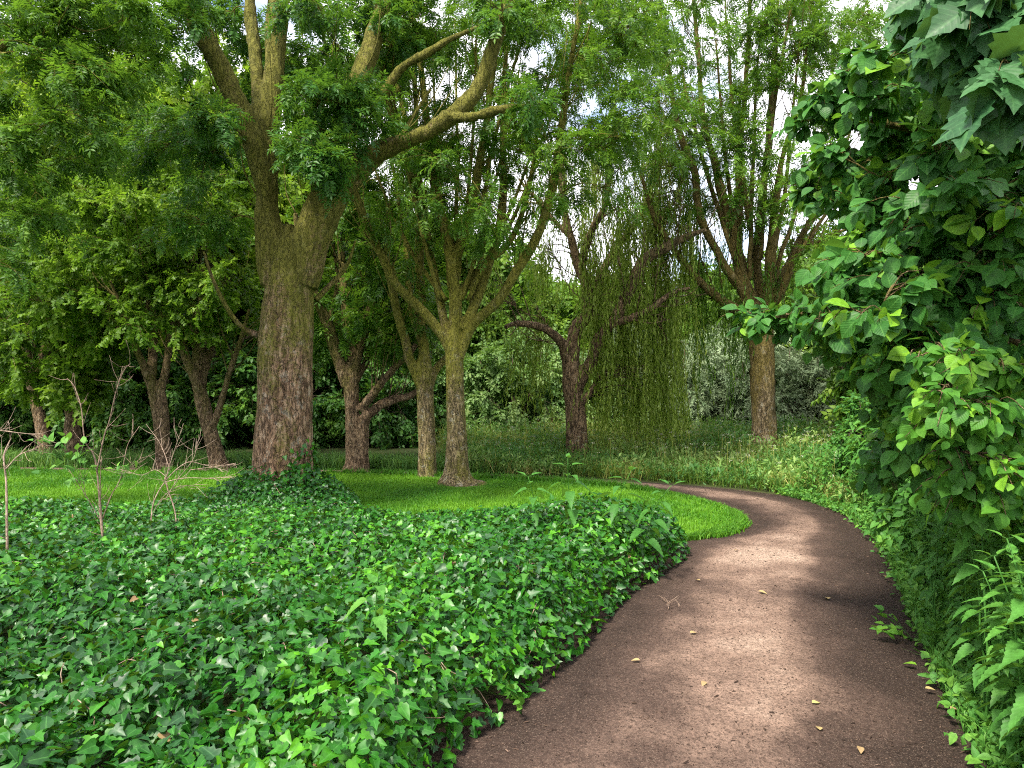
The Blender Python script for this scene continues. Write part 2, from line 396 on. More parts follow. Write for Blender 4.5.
# ------------------------------------------------------------------ plan geometry helpers
def inside(poly, p):
    x, y = p[:, 0], p[:, 1]; r = np.zeros(len(p), bool); n = len(poly)
    for i in range(n):
        x1, y1 = poly[i]; x2, y2 = poly[(i + 1) % n]
        c = ((y1 > y) != (y2 > y)) & (x < (x2 - x1) * (y - y1) / (y2 - y1 + 1e-12) + x1)
        r ^= c
    return r
def edge_dist(poly, p):
    d = np.full(len(p), 1e9); n = len(poly); g = np.zeros((len(p), 2))
    for i in range(n):
        a = np.array(poly[i]); b = np.array(poly[(i + 1) % n]); ab = b - a
        t = np.clip(((p - a) @ ab) / (ab @ ab), 0, 1); q = a + t[:, None] * ab
        k = np.linalg.norm(p - q, axis=1); m = k < d
        d[m] = k[m]; g[m] = (q - p)[m]
    return d, g
def sample_poly(poly, n):
    P = np.array(poly); lo, hi = P.min(0), P.max(0); out = []; c = 0
    while c < n:
        p = rng.uniform(lo, hi, (2 * n, 2)); p = p[inside(poly, p)]; out.append(p); c += len(p)
    return np.concatenate(out)[:n]
def smooth_closed(poly, k=6):
    P = np.array(poly, float); n = len(P); out = []
    for i in range(n):
        a, b, c, d = P[i - 1], P[i], P[(i + 1) % n], P[(i + 2) % n]
        for t in np.linspace(0, 1, k, endpoint=False):
            out.append(.5 * (2 * b + (c - a) * t + (2 * a - 5 * b + 4 * c - d) * t ** 2 + (3 * b - a - 3 * c + d) * t ** 3))
    return np.array(out)
def poly_area(P):
    P = np.array(P); return abs(np.sum(P[:, 0] * np.roll(P[:, 1], -1) - np.roll(P[:, 0], -1) * P[:, 1])) / 2
def gridsheet(mb, poly, step, z, tintf=None):
    """sheet made of small cells clipped to polygon (edge cells kept whole inside the outline)"""
    P = np.array(poly); lo, hi = P.min(0), P.max(0)
    nx = int((hi[0] - lo[0]) / step) + 2; ny = int((hi[1] - lo[1]) / step) + 2
    gx, gy = np.meshgrid(lo[0] + np.arange(nx) * step, lo[1] + np.arange(ny) * step)
    p = np.column_stack([gx.ravel(), gy.ravel()])
    ins = inside(poly, p); d, g = edge_dist(poly, p)
    near = (~ins) & (d < step * 1.45)
    p[near] += g[near]                       # snap the ring of outer points onto the outline
    ok = ins | near
    i = (np.arange(ny - 1)[:, None] * nx + np.arange(nx - 1)[None]).ravel()
    q = np.stack([i, i + 1, i + nx + 1, i + nx], 1)
    q = q[ok[q].all(1) & ins[q].any(1)]
    zz = z(p) if callable(z) else np.full(len(p), z)
    used = np.unique(q); mp = np.full(len(p), -1); mp[used] = np.arange(len(used))
    v = np.column_stack([p, zz])[used]
    mb.add(v, [mp[q]], None if tintf is None else tintf(p[used]))

# ------------------------------------------------------------------ GROUND, PATH, LAWN
def gnd_h(p):      # gentle unevenness, flat near the path
    return np.zeros(len(p))
R = 260.
mb = MB(); mb.add([(-R, -R, -.012), (R, -R, -.012), (R, R, -.012), (-R, R, -.012)], [np.array([(0, 1, 2, 3)])])
tag(mb.build('ground', MAT['wood_floor']), kind='structure')

edge_l = [(-.6, .6), (-.65, 1.6), (-.5, 2.9), (-.2, 3.4), (.1, 4.0), (.42, 4.7), (.7, 5.3), (1.2, 6.3), (1.55, 6.95), (2.2, 7.3), (2.6, 7.8), (2.72, 8.3), (2.72, 8.9), (2.55, 9.5), (2.25, 10.1), (1.6, 10.7), (.6, 11.3), (-1., 11.9), (-3.5, 12.4), (-8, 12.7), (-14, 12.9)]
edge_r = [(1.38, .6), (1.64, 1.6), (1.9, 2.5), (2.13, 3.2), (2.55, 4.2), (2.85, 4.9), (3.2, 5.7), (3.55, 6.5), (3.85, 7.4), (4.05, 8.2), (4.1, 8.9), (4.02, 9.6), (3.7, 10.2), (3.1, 10.8), (2.3, 11.3), (1.0, 11.85), (-.8, 12.45), (-3.4, 12.95), (-8, 13.25), (-14, 13.45)]
EL, ER = spline([(*p, 0) for p in edge_l], 220)[:, :2], spline([(*p, 0) for p in edge_r], 220)[:, :2]
mb = MB(); K = 41
s = np.linspace(0, 1, K)[None, :, None]
g = EL[:, None] * (1 - s) + ER[:, None] * s
ss = np.tile(s[0, :, 0], 220)
pp = g.reshape(-1, 2)
# trodden middle is pale grit, the borders dark mulch
wear_sun = np.interp(ss, [0, .18, .30, .45, .60, .70, .85, 1], [.02, .16, .50, .64, .60, .26, .04, .0])
sun_patch = np.zeros(len(pp))  # spots of dappled sunlight, painted into the path tone on top of the wear
for cx, cy, rx, ry, a in ((1.55, 4.1, .3, .7, .16), (1.75, 3.25, .3, .5, .10), (2.25, 6.3, .65, .35, .22), (2.9, 7.2, .5, .5, .1), (1.2, 3.3, .5, .4, .06)):
    sun_patch += a * np.exp(-((pp[:, 0] - cx) / rx) ** 2 - ((pp[:, 1] - cy) / ry) ** 2)
wear_sun = np.clip(wear_sun + 1.7 * sun_patch + (fbm(pp * 1.3, 5) - .5) * .25, 0, 1)
zz = .006 + .03 * np.sin(np.pi * ss) + (fbm(pp * 2.2, 9) - .5) * .03 * np.sin(np.pi * np.clip(ss, 0, 1))
i = np.arange(219)[:, None] * K; j = np.arange(K - 1)[None]
q = np.stack([i + j, i + j + 1, i + K + j + 1, i + K + j], -1).reshape(-1, 4)
mb.add(np.column_stack([pp, zz]), [q], wear_sun)
tag(mb.build('path', MAT['path']), kind='structure')

lawn_poly = smooth_closed([(2.2, 7.5), (2.55, 7.9), (2.68, 8.4), (2.68, 8.9), (2.5, 9.5), (2.2, 10.05), (1.55, 10.65), (.55, 11.25), (-1., 11.85), (-3.5, 12.35), (-8, 12.65), (-13, 12.8), (-13, 7), (-6, 7), (-2, 7), (1.2, 7.0)], 4)
def lawn_z(p):
    d, _ = edge_dist(lawn_poly, p)
    return .036 + .02 * np.clip(d / .8, 0, 1) + (fbm(p * .5, 3) - .5) * .10 * np.clip(d, 0, 1)
mb = MB(); gridsheet(mb, lawn_poly, .16, lawn_z)
q = np.array(lawn_poly); m_ = len(q); i_ = np.arange(m_); j_ = (i_ + 1) % m_
mb.add(np.vstack([np.column_stack([q, np.full(m_, .036)]), np.column_stack([q, np.full(m_, -.03)])]), [np.stack([i_, j_, j_ + m_, i_ + m_], 1), np.stack([i_ + m_, j_ + m_, j_, i_], 1)[:0]])
tag(mb.build('lawn', MAT['lawn']), kind='structure')
def blades(mb, pos, h, w, lean, tint):
    n = len(pos); a = rng.uniform(0, 2 * np.pi, n); dx = np.column_stack([np.cos(a), np.sin(a), 0 * a])
    b = rng.uniform(0, 2 * np.pi, n); ld = np.column_stack([np.cos(b), np.sin(b), 0 * b])
    up = np.array([0, 0, 1.])
    h = h[:, None]; w = w[:, None]; lean = lean[:, None]
    p1 = pos + up * h * .55 + ld * h * lean * .25
    p2 = pos + up * h * (1 - .35 * lean) + ld * h * lean
    v = np.stack([pos - dx * w, pos + dx * w, p1 + dx * w * .75, p1 - dx * w * .75, p2], 1).reshape(-1, 3)
    o = (np.arange(n) * 5)[:, None]
    mb.add(v, [np.array([0, 1, 2, 3]) + o, np.array([3, 2, 4]) + o], np.repeat(tint, 5))
mb = MB(); n = 190000
p = sample_poly(lawn_poly, n); z = lawn_z(p)
t = np.clip(.5 + (fbm(p * .8, 21) - .5) * 1.8 + rng.normal(0, .16, n), 0, 1)
ws = np.exp(-((p[:, 0] + .85) / .55) ** 2 - ((p[:, 1] - 10.8) / .45) ** 2) + .8 * np.exp(-((p[:, 0] + 1.45) / .4) ** 2 - ((p[:, 1] - 11.8) / .4) ** 2) + .55 * (fbm(p * 1.1, 55) > .66)
kp = rng.random(n) > ws; p, z, t = p[kp], z[kp], t[kp]; n = len(p)
blades(mb, np.column_stack([p, z - .005]), rng.uniform(.03, .065, n), rng.uniform(.003, .006, n), rng.uniform(.1, .9, n), t)
# ragged edge along path
kk = 9000; ii = rng.choice(np.where((EL[:, 1] > 7.25) & (EL[:, 1] < 12) & (EL[:, 0] > -1))[0], kk); e = EL[ii] + rng.normal(0, .035, (kk, 2)) + np.array([-.05, 0])
blades(mb, np.column_stack([e, np.full(kk, .01)]), rng.uniform(.03, .085, kk), rng.uniform(.003, .006, kk), rng.uniform(.3, 1., kk), rng.uniform(.2, .8, kk))
ii = rng.choice(np.where(EL[:, 0] < 2.3)[0], 26000); ii = ii[EL[ii, 1] > 10]; kk = len(ii)
blades(mb, np.column_stack([EL[ii] + np.column_stack([rng.normal(0, .06, kk), rng.normal(-.10, .06, kk)]), np.full(kk, .01)]), rng.uniform(.06, .15, kk) * np.interp(EL[ii, 0], [1.75, 2.3], [1.15, .4]), rng.uniform(.004, .007, kk), rng.uniform(.2, .9, kk), rng.uniform(.1, .6, kk))
q = np.array(lawn_poly); q2 = np.roll(q, -1, 0); ok = np.where((q[:, 1] < 8.6) & (q[:, 0] > .4))[0]
kk = 9000; ii = rng.choice(ok, kk); u = rng.random((kk, 1)); e = q[ii] * (1 - u) + q2[ii] * u + rng.normal(0, .035, (kk, 2))
blades(mb, np.column_stack([e, np.full(kk, .0)]), rng.uniform(.04, .10, kk), rng.uniform(.003, .006, kk), rng.uniform(.3, 1., kk), rng.uniform(.2, .8, kk))
tag(mb.build('lawn_grass', MAT['grass']), 'short mown bright green lawn grass curving between ivy and path', 'grass', kind='stuff')

# litter of chips on the path
mb = MB(); n = 38000
ii = rng.integers(0, 150, n); u = np.clip(np.where(rng.random(n) < .85, rng.beta(.45, .4, n), rng.random(n)), -.02, 1.02)
p = EL[ii] * (1 - u[:, None]) + ER[ii] * u[:, None] + rng.normal(0, .03, (n, 2))
tpl = (np.array([(0, -.16, 0), (0, .16, 0), (1, .12, .06), (1, -.12, .02), (.5, 0, .18)]), [np.array([(0, 1, 4), (1, 2, 4), (2, 3, 4), (3, 0, 4)])], np.zeros((5, 3)))
d = rnd(n); d[:, 2] *= .15
zc = .008 + .03 * np.sin(np.pi * np.clip(u, 0, 1)) + (fbm(p * 2.2, 9) - .5) * .03 * np.sin(np.pi * np.clip(u, 0, 1)) + .001
put(mb, tpl, np.column_stack([p, zc]), d, np.array([0, 0, 1.]) + rnd(n, .15), rng.gamma(1.6, .0030, n) + .0022, np.clip(rng.beta(1.2, 3.2, n), 0, 1))
tag(mb.build('path_litter', MAT['chip'], smooth=False), 'loose bark chips and grit strewn over the brown footpath', 'litter', kind='stuff')

# ------------------------------------------------------------------ IVY
ivy_poly = smooth_closed([(-.50, .8), (-.42, 1.8), (-.26, 2.9), (.02, 3.4), (.34, 4.0), (.64, 4.7), (.92, 5.3), (1.5, 6.2), (1.62, 6.7), (1.15, 7.3), (.3, 7.6), (-.6, 7.6), (-1.4, 7.7), (-1.75, 8.3), (-2.1, 9.15), (-2.8, 9.4), (-3.5, 9.1), (-3.9, 8.2), (-5., 7.9), (-7, 8.0), (-9.5, 8.0), (-9.5, .8), (-4, .8)], 5)
TREE = np.array([-2.78, 8.5])
def ivy_h(p):
    d, _ = edge_dist(ivy_poly, p)
    base = .14 + .30 * fbm(p * .9, 31) + .17 * fbm(p * 2.6, 33)
    base = base * np.interp(p[:, 1], [5.5, 8], [1, .62])
    base = base + .20 * np.exp(-((p[:, 0] - .95) / .8) ** 2 - ((p[:, 1] - 6.3) / .9) ** 2)
    base = base + .12 * np.exp(-((p[:, 0] + 4.6) / .7) ** 2 - ((p[:, 1] - 6.9) / .6) ** 2)
    e = np.clip(d / .35, 0, 1); h = base * np.sqrt(1 - (1 - e) ** 2)
    r = np.linalg.norm(p - TREE, axis=1)
    h = h + .36 * np.exp(-(np.clip(r - .34, 0, 9) / .34) ** 1.4)
    return h
def ivy_layer(n, lo, hi, szf, ymax=9.6, ymin=.8):
    p = sample_poly(ivy_poly, n)
    p = p[(p[:, 1] < ymax) & (p[:, 1] > ymin)]
    p = p[np.linalg.norm(p - TREE, axis=1) > .34]; n = len(p)
    h = ivy_h(p); e = .05
    gx = (ivy_h(p + [e, 0]) - ivy_h(p - [e, 0])) / (2 * e); gy = (ivy_h(p + [0, e]) - ivy_h(p - [0, e])) / (2 * e)
    nrm = unit(np.column_stack([-np.clip(gx, -3, 3), -np.clip(gy, -3, 3), np.ones(n)]))
    z = h * rng.uniform(lo, hi, n) + rng.normal(0, .012, n)
    pos = np.column_stack([p, np.maximum(z, .015)])
    up = unit(nrm + [0, -.25, 0] + rnd(n, .5))
    d = rnd(n); d[:, 2] = d[:, 2] * .4 - .25; d = d + nrm * np.array([.9, .9, 0])
    sz = szf(p) * np.clip(rng.lognormal(0, .26, n), .5, 1.45)
    tn = np.clip(.42 + (fbm(p * 1.4, 41) - .5) * .8 + rng.normal(0, .17, n), 0, 1)
    return pos, d, up, sz, tn
mb, mb2 = MB(), MB()
szf = lambda p: np.interp(p[:, 1], [2, 4, 8], [.053, .048, .041])
for (nn, lo, hi) in ((118000, .74, 1.12), (40000, .35, .85)):
    pos, d, up, sz, tn = ivy_layer(nn, lo, hi, szf)
    w = rng.random(len(pos)); o = w < .16
    for m_, t_, b_ in ((w >= .6, IVY, mb), ((w >= .16) & (w < .6), IVY2, mb), (o, IVY, mb2)):
        put(b_, t_, pos[m_], d[m_], up[m_], sz[m_], tn[m_])
# ivy climbing the foot of the old trunk
n = 900; a = rng.uniform(0, 2 * np.pi, n); zc = .30 + np.abs(rng.normal(0, .13, n)) * np.where(np.cos(a - .0) > .3, 2.0, .8)
rr = .375 + .03 * rng.random(n) + np.clip(.5 - zc, 0, 1) * .25
dirs = np.column_stack([np.cos(a), np.sin(a), 0 * a])
put(mb, IVY2, np.column_stack([TREE[0] + rr * np.cos(a), TREE[1] + rr * np.sin(a), zc]), rnd(n, .6) + [0, 0, -.6], dirs + rnd(n, .3) + [0, 0, .3], rng.uniform(.04, .075, n), rng.uniform(.2, .8, n))
mb4 = MB(); pos, d, up, sz, tn = ivy_layer(260, .85, 1.0, szf); put(mb4, IVY2, pos, d, up, sz * .7, rng.uniform(.0, .5, len(pos)))
ivy = tag(mb.build('ivy', MAT['leaf_ivy']), 'glossy dark green ivy carpet covering the ground left of the path', 'ivy', kind='stuff')
mb2.build('old_leaf', MAT['leaf_ivy_old'], ivy)['kind'] = 'stuff'
mb4.build('dead_leaf', MAT['dry_leaf'], ivy)['kind'] = 'stuff'
mb = MB()
for k in range(500):
    p0 = sample_poly(ivy_poly, 1)[0]
    if p0[1] < 1.8: continue
    a = rng.uniform(0, 6.28); pts = []
    for j in range(5):
        pts.append(p0 + np.array([math.cos(a), math.sin(a)]) * .09 * j + rng.normal(0, .02, 2))
    pts = np.array(pts); m_ = inside(ivy_poly, pts)
    if not m_.all(): continue
    tube(mb, np.column_stack([pts, ivy_h(pts) * rng.uniform(.75, 1.04, 5)]), [.003, .0025, .002], 7, 4)
mb.build('vine', MAT['twig'], ivy)['kind'] = 'stuff'

# ------------------------------------------------------------------ TREES
class Tree:
    def __init__(s, name, label, cat, base, bark, leaf, spray, spray_size, group=None, vox=.02):
        s.root = thing(name, label, cat, base, group); s.base = np.array(base, float)
        s.bark, s.leaf, s.spray, s.ss = bark, leaf, spray, spray_size
        s.core = MB(); s.limbs = []; s.leafmb = MB(); s.twig = MB(); s.sk = []; s.skr = []; s.vox = vox; s.main = []
    def limb(s, pts, r, core=True, wob=.05, n=None, sides=10, ext=True):
        pts = np.asarray(pts, float); n = n or max(10, int(np.linalg.norm(np.diff(pts, axis=0), axis=1).sum() / .12))
        m = MB(); P, R_ = tube(m, pts, r, n, sides, wob=wob)
        s.sk.append(P); s.skr.append(R_)
        if core:
            k = np.argmax(R_ < s.vox * 1.9) if (R_ < s.vox * 1.9).any() else len(P)
            if k > 3: tube(s.core, P[:k], R_[:k] * 1.03, k, 14)
            if k < len(P) - 2:
                m = MB(); tube(m, P[max(0, k - 4):], R_[max(0, k - 4):], None, sides); s.limbs.append(m)
        else: s.limbs.append(m)
        return P
    def px(s, pts, Y, r, dep=None, **kw):
        """limb measured in the photo: pixel points, depth profile, radii in pixels"""
        n = len(pts); dep = np.zeros(n) if dep is None else np.interp(np.linspace(0, 1, n), np.linspace(0, 1, len(dep)), dep)
        P = [at(x, y, Y + d) for (x, y), d in zip(pts, dep)]
        return s.limb(P, [q * Y / F for q in r], **kw)
    def near(s, c):
        P = np.concatenate(s.sk); Rr = np.concatenate(s.skr)
        d = P - c; cost = np.linalg.norm(d, axis=1) + .6 * np.maximum(d[:, 2], 0) - .0 * Rr + np.where(P[:, 2] < s.base[2] + 1.3, 3, 0)
        i = np.argmin(cost); return P[i], Rr[i]
    def bough(s, c, rad, twigs=9, per=6, droop=.25, tint=0., flat=.7, spread=1.0):
        c = np.asarray(c, float); rad = np.asarray([rad] * 3 if np.isscalar(rad) else rad, float)
        p, r0 = s.near(c); L = np.linalg.norm(c - p)
        mid = (p + c) / 2 + np.array([0, 0, .15 * L]) + rng.normal(0, .08 * L, 3)
        if L > .01:
            rb = min(r0 * .6, .008 + .010 * L)
            B, _ = tube(s.twig, [p, mid, c], [rb, rb * .6, .005], 9, 5)
        else: B = np.array([c] * 9)
        s.sk.append(B[5:]); s.skr.append(np.full(4, .006))
        out = unit(c - p) if L > .1 else unit(rnd(1)[0])
        pos, dr = [], []
        for k in range(twigs):
            st = B[rng.integers(3, 9)]
            e = c + unit(rnd(1)[0]) * rad * rng.uniform(.3, 1) ** .6 * spread * [1, 1, flat] + out * rad * .15
            tl = np.linalg.norm(e - st)
            m_ = (st + e) / 2 + [0, 0, .12 * tl]; e = e - [0, 0, droop * tl * .4]
            Q, _ = tube(s.twig, [st, m_, e], [.005, .0035, .002], 7, 3)
            tt = rng.uniform(.25, 1, per); idx = np.clip((tt * 6).astype(int), 0, 5)
            pos.append(Q[idx] + (Q[idx + 1] - Q[idx]) * (tt * 6 - idx)[:, None]); dr.append(unit(Q[idx + 1] - Q[idx] + 1e-6))
        pos = np.concatenate(pos); dr = np.concatenate(dr); n = len(pos)
        dr = dr * .8 + rnd(n, .55) - [0, 0, droop]
        up = np.array([0, 0, 1.]) + rnd(n, .3) + dr * .3
        t = np.clip(.45 + tint + rng.normal(0, .10) + rng.normal(0, .10, n), .02, .98)
        put_sprays(s.leafmb, s.spray, pos, dr, up, s.ss * rng.uniform(.75, 1.2, n), t)
    def zone(s, cx, cy, rx, ry, n, Y, dy=1.0, rad=.6, tint=0., gauss=False, **kw):
        for k in range(n):
            a = rng.uniform(0, 6.283); q = math.sqrt(rng.random())
            px_, py_ = cx + rx * q * math.cos(a), cy + ry * q * math.sin(a)
            s.bough(at(px_, py_, Y + rng.uniform(-dy, dy)), rad * rng.uniform(.7, 1.25), tint=tint + rng.normal(0, .05), **kw)
    def whips(s, P, n, L, r, up=.8, t0=.25, twist=.5):
        """slender side stems along a limb"""
        for k in range(n):
            i = int(rng.uniform(t0, .98) * (len(P) - 2)); T = unit(P[i + 1] - P[i]); side = unit(np.cross(T, rnd(1)[0]))
            d = unit(T * .7 + side * twist + np.array([0, 0, up])); l = L * rng.uniform(.6, 1.3)
            m_ = P[i] + d * l * .5 + side * l * .1; e = P[i] + d * l + np.array([0, 0, .12 * l]) + rng.normal(0, .06 * l, 3)
            Q, R_ = tube(s.twig, [P[i], m_, e], [r, r * .65, r * .3], 10, 5, wob=.05)
            s.sk.append(Q); s.skr.append(R_)
    def finish(s, trunkname='trunk', smooth_it=2, disp=.02, crownname='crown'):
        tmp = s.core.build('tmp', None, attrs=False)
        r = tmp.modifiers.new('r', 'REMESH'); r.mode = 'VOXEL'; r.voxel_size = s.vox
        if smooth_it:
            m = tmp.modifiers.new('s', 'SMOOTH'); m.factor = .5; m.iterations = smooth_it
        dg = bpy.context.evaluated_depsgraph_get()
        me = bpy.data.meshes.new_from_object(tmp.evaluated_get(dg)); old = tmp.data
        bpy.data.objects.remove(tmp); bpy.data.meshes.remove(old)
        n = len(me.vertices); v = np.empty(n * 3, np.float32); me.vertices.foreach_get('co', v); v = v.reshape(-1, 3)
        nr = np.empty(n * 3, np.float32); me.vertices.foreach_get('normal', nr); nr = nr.reshape(-1, 3)
        q = v.astype(float); k = .02 / max(disp, 1e-3)
        a = fbm(q * [7, 7, 1.6], 61) - .5; b = fbm(q * [22, 22, 6], 63) - .5; c = fbm(q * 1.9, 65) - .5
        v = v + nr * (disp * (1.6 * a + .8 * b + 2.2 * c))[:, None]
        me.vertices.foreach_set('co', v.astype(np.float32).ravel())
        me.polygons.foreach_set('use_smooth', np.ones(len(me.polygons), bool)); me.update()
        me.name = trunkname; me.materials.clear(); me.materials.append(MAT[s.bark])
        o = bpy.data.objects.new(trunkname, me); COL.objects.link(o); s.par(o)
        for m in s.limbs: s.par(m.build('limb', MAT[s.bark]))
        if s.twig.n: s.par(s.twig.build('branchwork', MAT['twig' if s.bark == 'twig' else s.bark]))
        if s.leafmb.n: s.par(s.leafmb.build(crownname, MAT[s.leaf]))
        return s.root
    def par(s, o):
        me = o.data; me.transform(__import__('mathutils').Matrix.Translation([-float(q) for q in s.base]))
        o.parent = s.root

# -- the big old tree in the ivy
Y = 8.5
t = Tree('broadleaf_tree', 'massive old tree with forked mossy trunk rising out of the ivy mound', 'tree', (TREE[0], TREE[1], 0), 'bark_old', 'leaf_old', 'pinnate', .165, vox=.018)
t.px([(283, 530), (282, 505), (282, 480), (284, 420), (286, 350), (288, 290), (289, 258), (290, 236), (290, 224)], Y, [43, 35, 30, 26, 25, 24, 19, 10, 4], wob=.03)
A = t.px([(278, 285), (272, 235), (267, 200), (266, 150), (272, 95), (277, 40), (280, -30), (286, -120)], Y, [18, 15, 12, 11, 10.5, 10, 8.5, 6], [0, 0, .1, .3, .6])
A2 = t.px([(268, 215), (262, 175), (248, 125), (226, 80), (205, 38), (188, -5), (165, -80)], Y, [11, 11, 10.5, 10, 9.5, 8.5, 6], [0, -.1, -.3, -.5, -.6])
C = t.px([(299, 285), (311, 240), (326, 203), (346, 172), (375, 153), (420, 135), (455, 113), (480, 84), (495, 45), (507, 0), (520, -70)], Y, [19, 19, 16, 12, 9, 8, 8, 7.5, 6.8, 6, 4], [0, 0, -.1, -.3, -.4, -.5])
D = t.px([(318, 215), (330, 165), (350, 105), (370, 50), (386, 0), (400, -70)], Y, [12, 10.5, 10, 9.5, 9, 6], [0, .2, .5, .9, 1.2])
t.px([(452, 118), (475, 116), (500, 112), (522, 109), (545, 110)], Y, [4.5, 4, 3.4, 2.6, 1.5], [-.4, -.5, -.6])
t.px([(382, 95), (400, 70), (425, 55), (450, 40), (490, 20)], Y, [4.5, 4, 3.5, 3, 1.5], [.6, .4, .3])
t.px([(255, 130), (258, 80), (254, 30), (248, -30)], Y, [7, 6.5, 6, 4], [0, .4, .7])
t.px([(330, 235), (350, 195), (390, 150), (430, 90)], Y, [4, 3.2, 2.5, 1.5], [.2, .6, .9])
t.px([(258, 335), (245, 330), (228, 310), (214, 280), (205, 250)], Y, [4, 2.6, 2.2, 1.7, 1], [0, -.3, -.5])
t.px([(316, 300), (332, 285), (348, 265), (356, 240)], Y, [3, 2.5, 2, 1], [.1, .3, .4])
for P_ in (A, A2, C, D): t.whips(P_, 6, 1.1, .014)
for z_ in ((325, 118, 32, 45, 9, -.6), (395, 20, 50, 35, 9, 1.4), (310, 50, 40, 55, 8, 1.2), (205, 150, 50, 50, 8, 1.2), (140, 80, 60, 60, 8, 1.0), (235, 20, 60, 40, 7, 1.3), (330, -50, 160, 40, 7, .8), (318, 160, 20, 20, 5, -.7), (425, 15, 40, 40, 5, .8), (255, 60, 30, 60, 6, 1.2), (350, 112, 24, 30, 5, -.5), (300, 20, 30, 30, 4, -.7), (225, 130, 22, 20, 2, -.9), (540, 104, 16, 8, 2, -.5), (495, 12, 22, 14, 3, -.4), (180, 15, 30, 20, 3, -.4)):
    t.zone(*z_[:5], Y + z_[5], .5, rad=.40, tint=-.06, per=9, twigs=9)
t.zone(190, 180, 60, 60, 6, Y + .6, .8, rad=.42, per=9)
t.finish(disp=.034, smooth_it=1)

# -- slender mossy tree on the lawn
Y = 10.9
t = Tree('broadleaf_tree', 'slender pale mossy tree on the lawn whose stems fan out like a vase', 'tree', (at(457, 487, Y)[0], Y, 0), 'bark_mossy', 'leaf_ash', 'pinnate', .17)
t.px([(458, 492), (457, 484), (457, 470), (457, 430), (455, 390), (454, 350), (454, 330)], Y, [36, 21, 12, 9.8, 9, 8.5, 6], wob=.02)
S = []
S.append(t.px([(454, 364), (443, 338), (423, 313), (396, 286), (386, 264), (374, 240), (360, 205), (345, 160), (335, 100), (322, 30)], Y, [4.5, 5, 4.8, 4.5, 4.2, 3.8, 3.4, 2.6, 2.2, 1.4], [0, -.2, -.6]))
S.append(t.px([(458, 362), (470, 328), (498, 300), (512, 277), (530, 250), (540, 228), (552, 188), (560, 134), (566, 100), (576, 30), (585, -40)], Y, [4.5, 5, 4.8, 4.6, 4.4, 4.2, 3.8, 3.4, 3, 2.2, 1.4], [0, -.2, -.7]))
M = t.px([(455, 345), (455, 310), (454, 280), (452, 256)], Y, [6.5, 6.2, 5.8, 4.4])
S.append(t.px([(452, 268), (447, 235), (436, 197), (431, 148), (420, 63), (413, 10), (408, -60)], Y, [5.5, 5.5, 5, 4, 3, 2.2, 1.2], [0, .2, .6]))
S.append(t.px([(454, 268), (463, 240), (473, 197), (481, 155), (489, 98), (498, 35), (506, -50)], Y, [5, 5, 4.6, 4, 3.2, 2.4, 1.2], [0, -.2, -.4]))
S.append(t.px([(462, 330), (480, 290), (495, 246), (502, 197), (504, 105), (507, 30), (512, -40)], Y, [5, 4.8, 4.4, 4, 3, 2.2, 1.2], [0, .4, 1.0]))
S.append(t.px([(448, 340), (440, 300), (428, 240), (420, 180), (400, 100), (385, 20)], Y, [4.5, 4, 3.5, 3, 2.4, 1.2], [.0, .5, 1.2]))
S.append(t.px([(458, 300), (478, 270), (510, 240), (528, 190), (540, 120), (560, 50)], Y, [4, 3.6, 3.2, 2.8, 2, 1], [0, .6, 1.4]))
S.append(t.px([(440, 215), (425, 190), (405, 160), (390, 110), (378, 50)], Y, [3, 2.6, 2.2, 1.8, 1], [.2, -.5, -.9]))
for P_ in S: t.whips(P_, 9, 1.5, .012, up=1.1, t0=.3, twist=.45); t.whips(P_, 8, 1.8, .007, up=.9, t0=.4, twist=.6)
for (x0, y0, x1, y1, x2, y2, d0, d1) in ((440, 300, 415, 200, 385, 60, -.2, -.6), (450, 290, 440, 190, 432, 40, .1, .5), (458, 280, 470, 170, 478, 30, -.1, -.5), (462, 300, 490, 200, 520, 70, .2, .8), (468, 300, 505, 220, 545, 120, -.2, -.9), (446, 300, 400, 230, 360, 130, .2, .9), (455, 270, 458, 160, 455, 20, .3, .9), (470, 290, 520, 200, 570, 60, .1, .6), (430, 240, 400, 140, 375, 20, 0, -.5), (478, 220, 500, 120, 530, 10, .1, .3)):
    t.px([(x0, y0), (x1, y1), (x2, y2)], Y, [2.6, 2.0, .8], [0, d0, d1], core=False, sides=6)
for z_ in ((400, 40, 90, 60, 13), (500, 30, 80, 50, 14), (585, 90, 60, 70, 15), (600, 25, 60, 50, 12), (540, 70, 60, 60, 12), (460, -45, 170, 40, 9), (590, 170, 45, 45, 10), (480, 160, 90, 80, 24), (430, 110, 60, 60, 14), (500, 200, 60, 60, 11), (430, 190, 50, 60, 10), (395, 190, 50, 50, 8), (645, 120, 40, 60, 10), (640, 20, 40, 40, 10), (560, 10, 90, 30, 10), (440, 15, 70, 30, 6)):
    t.zone(*z_, Y, 1.5, rad=.62, tint=-.02, per=7, twigs=8)
t.finish(disp=.012)

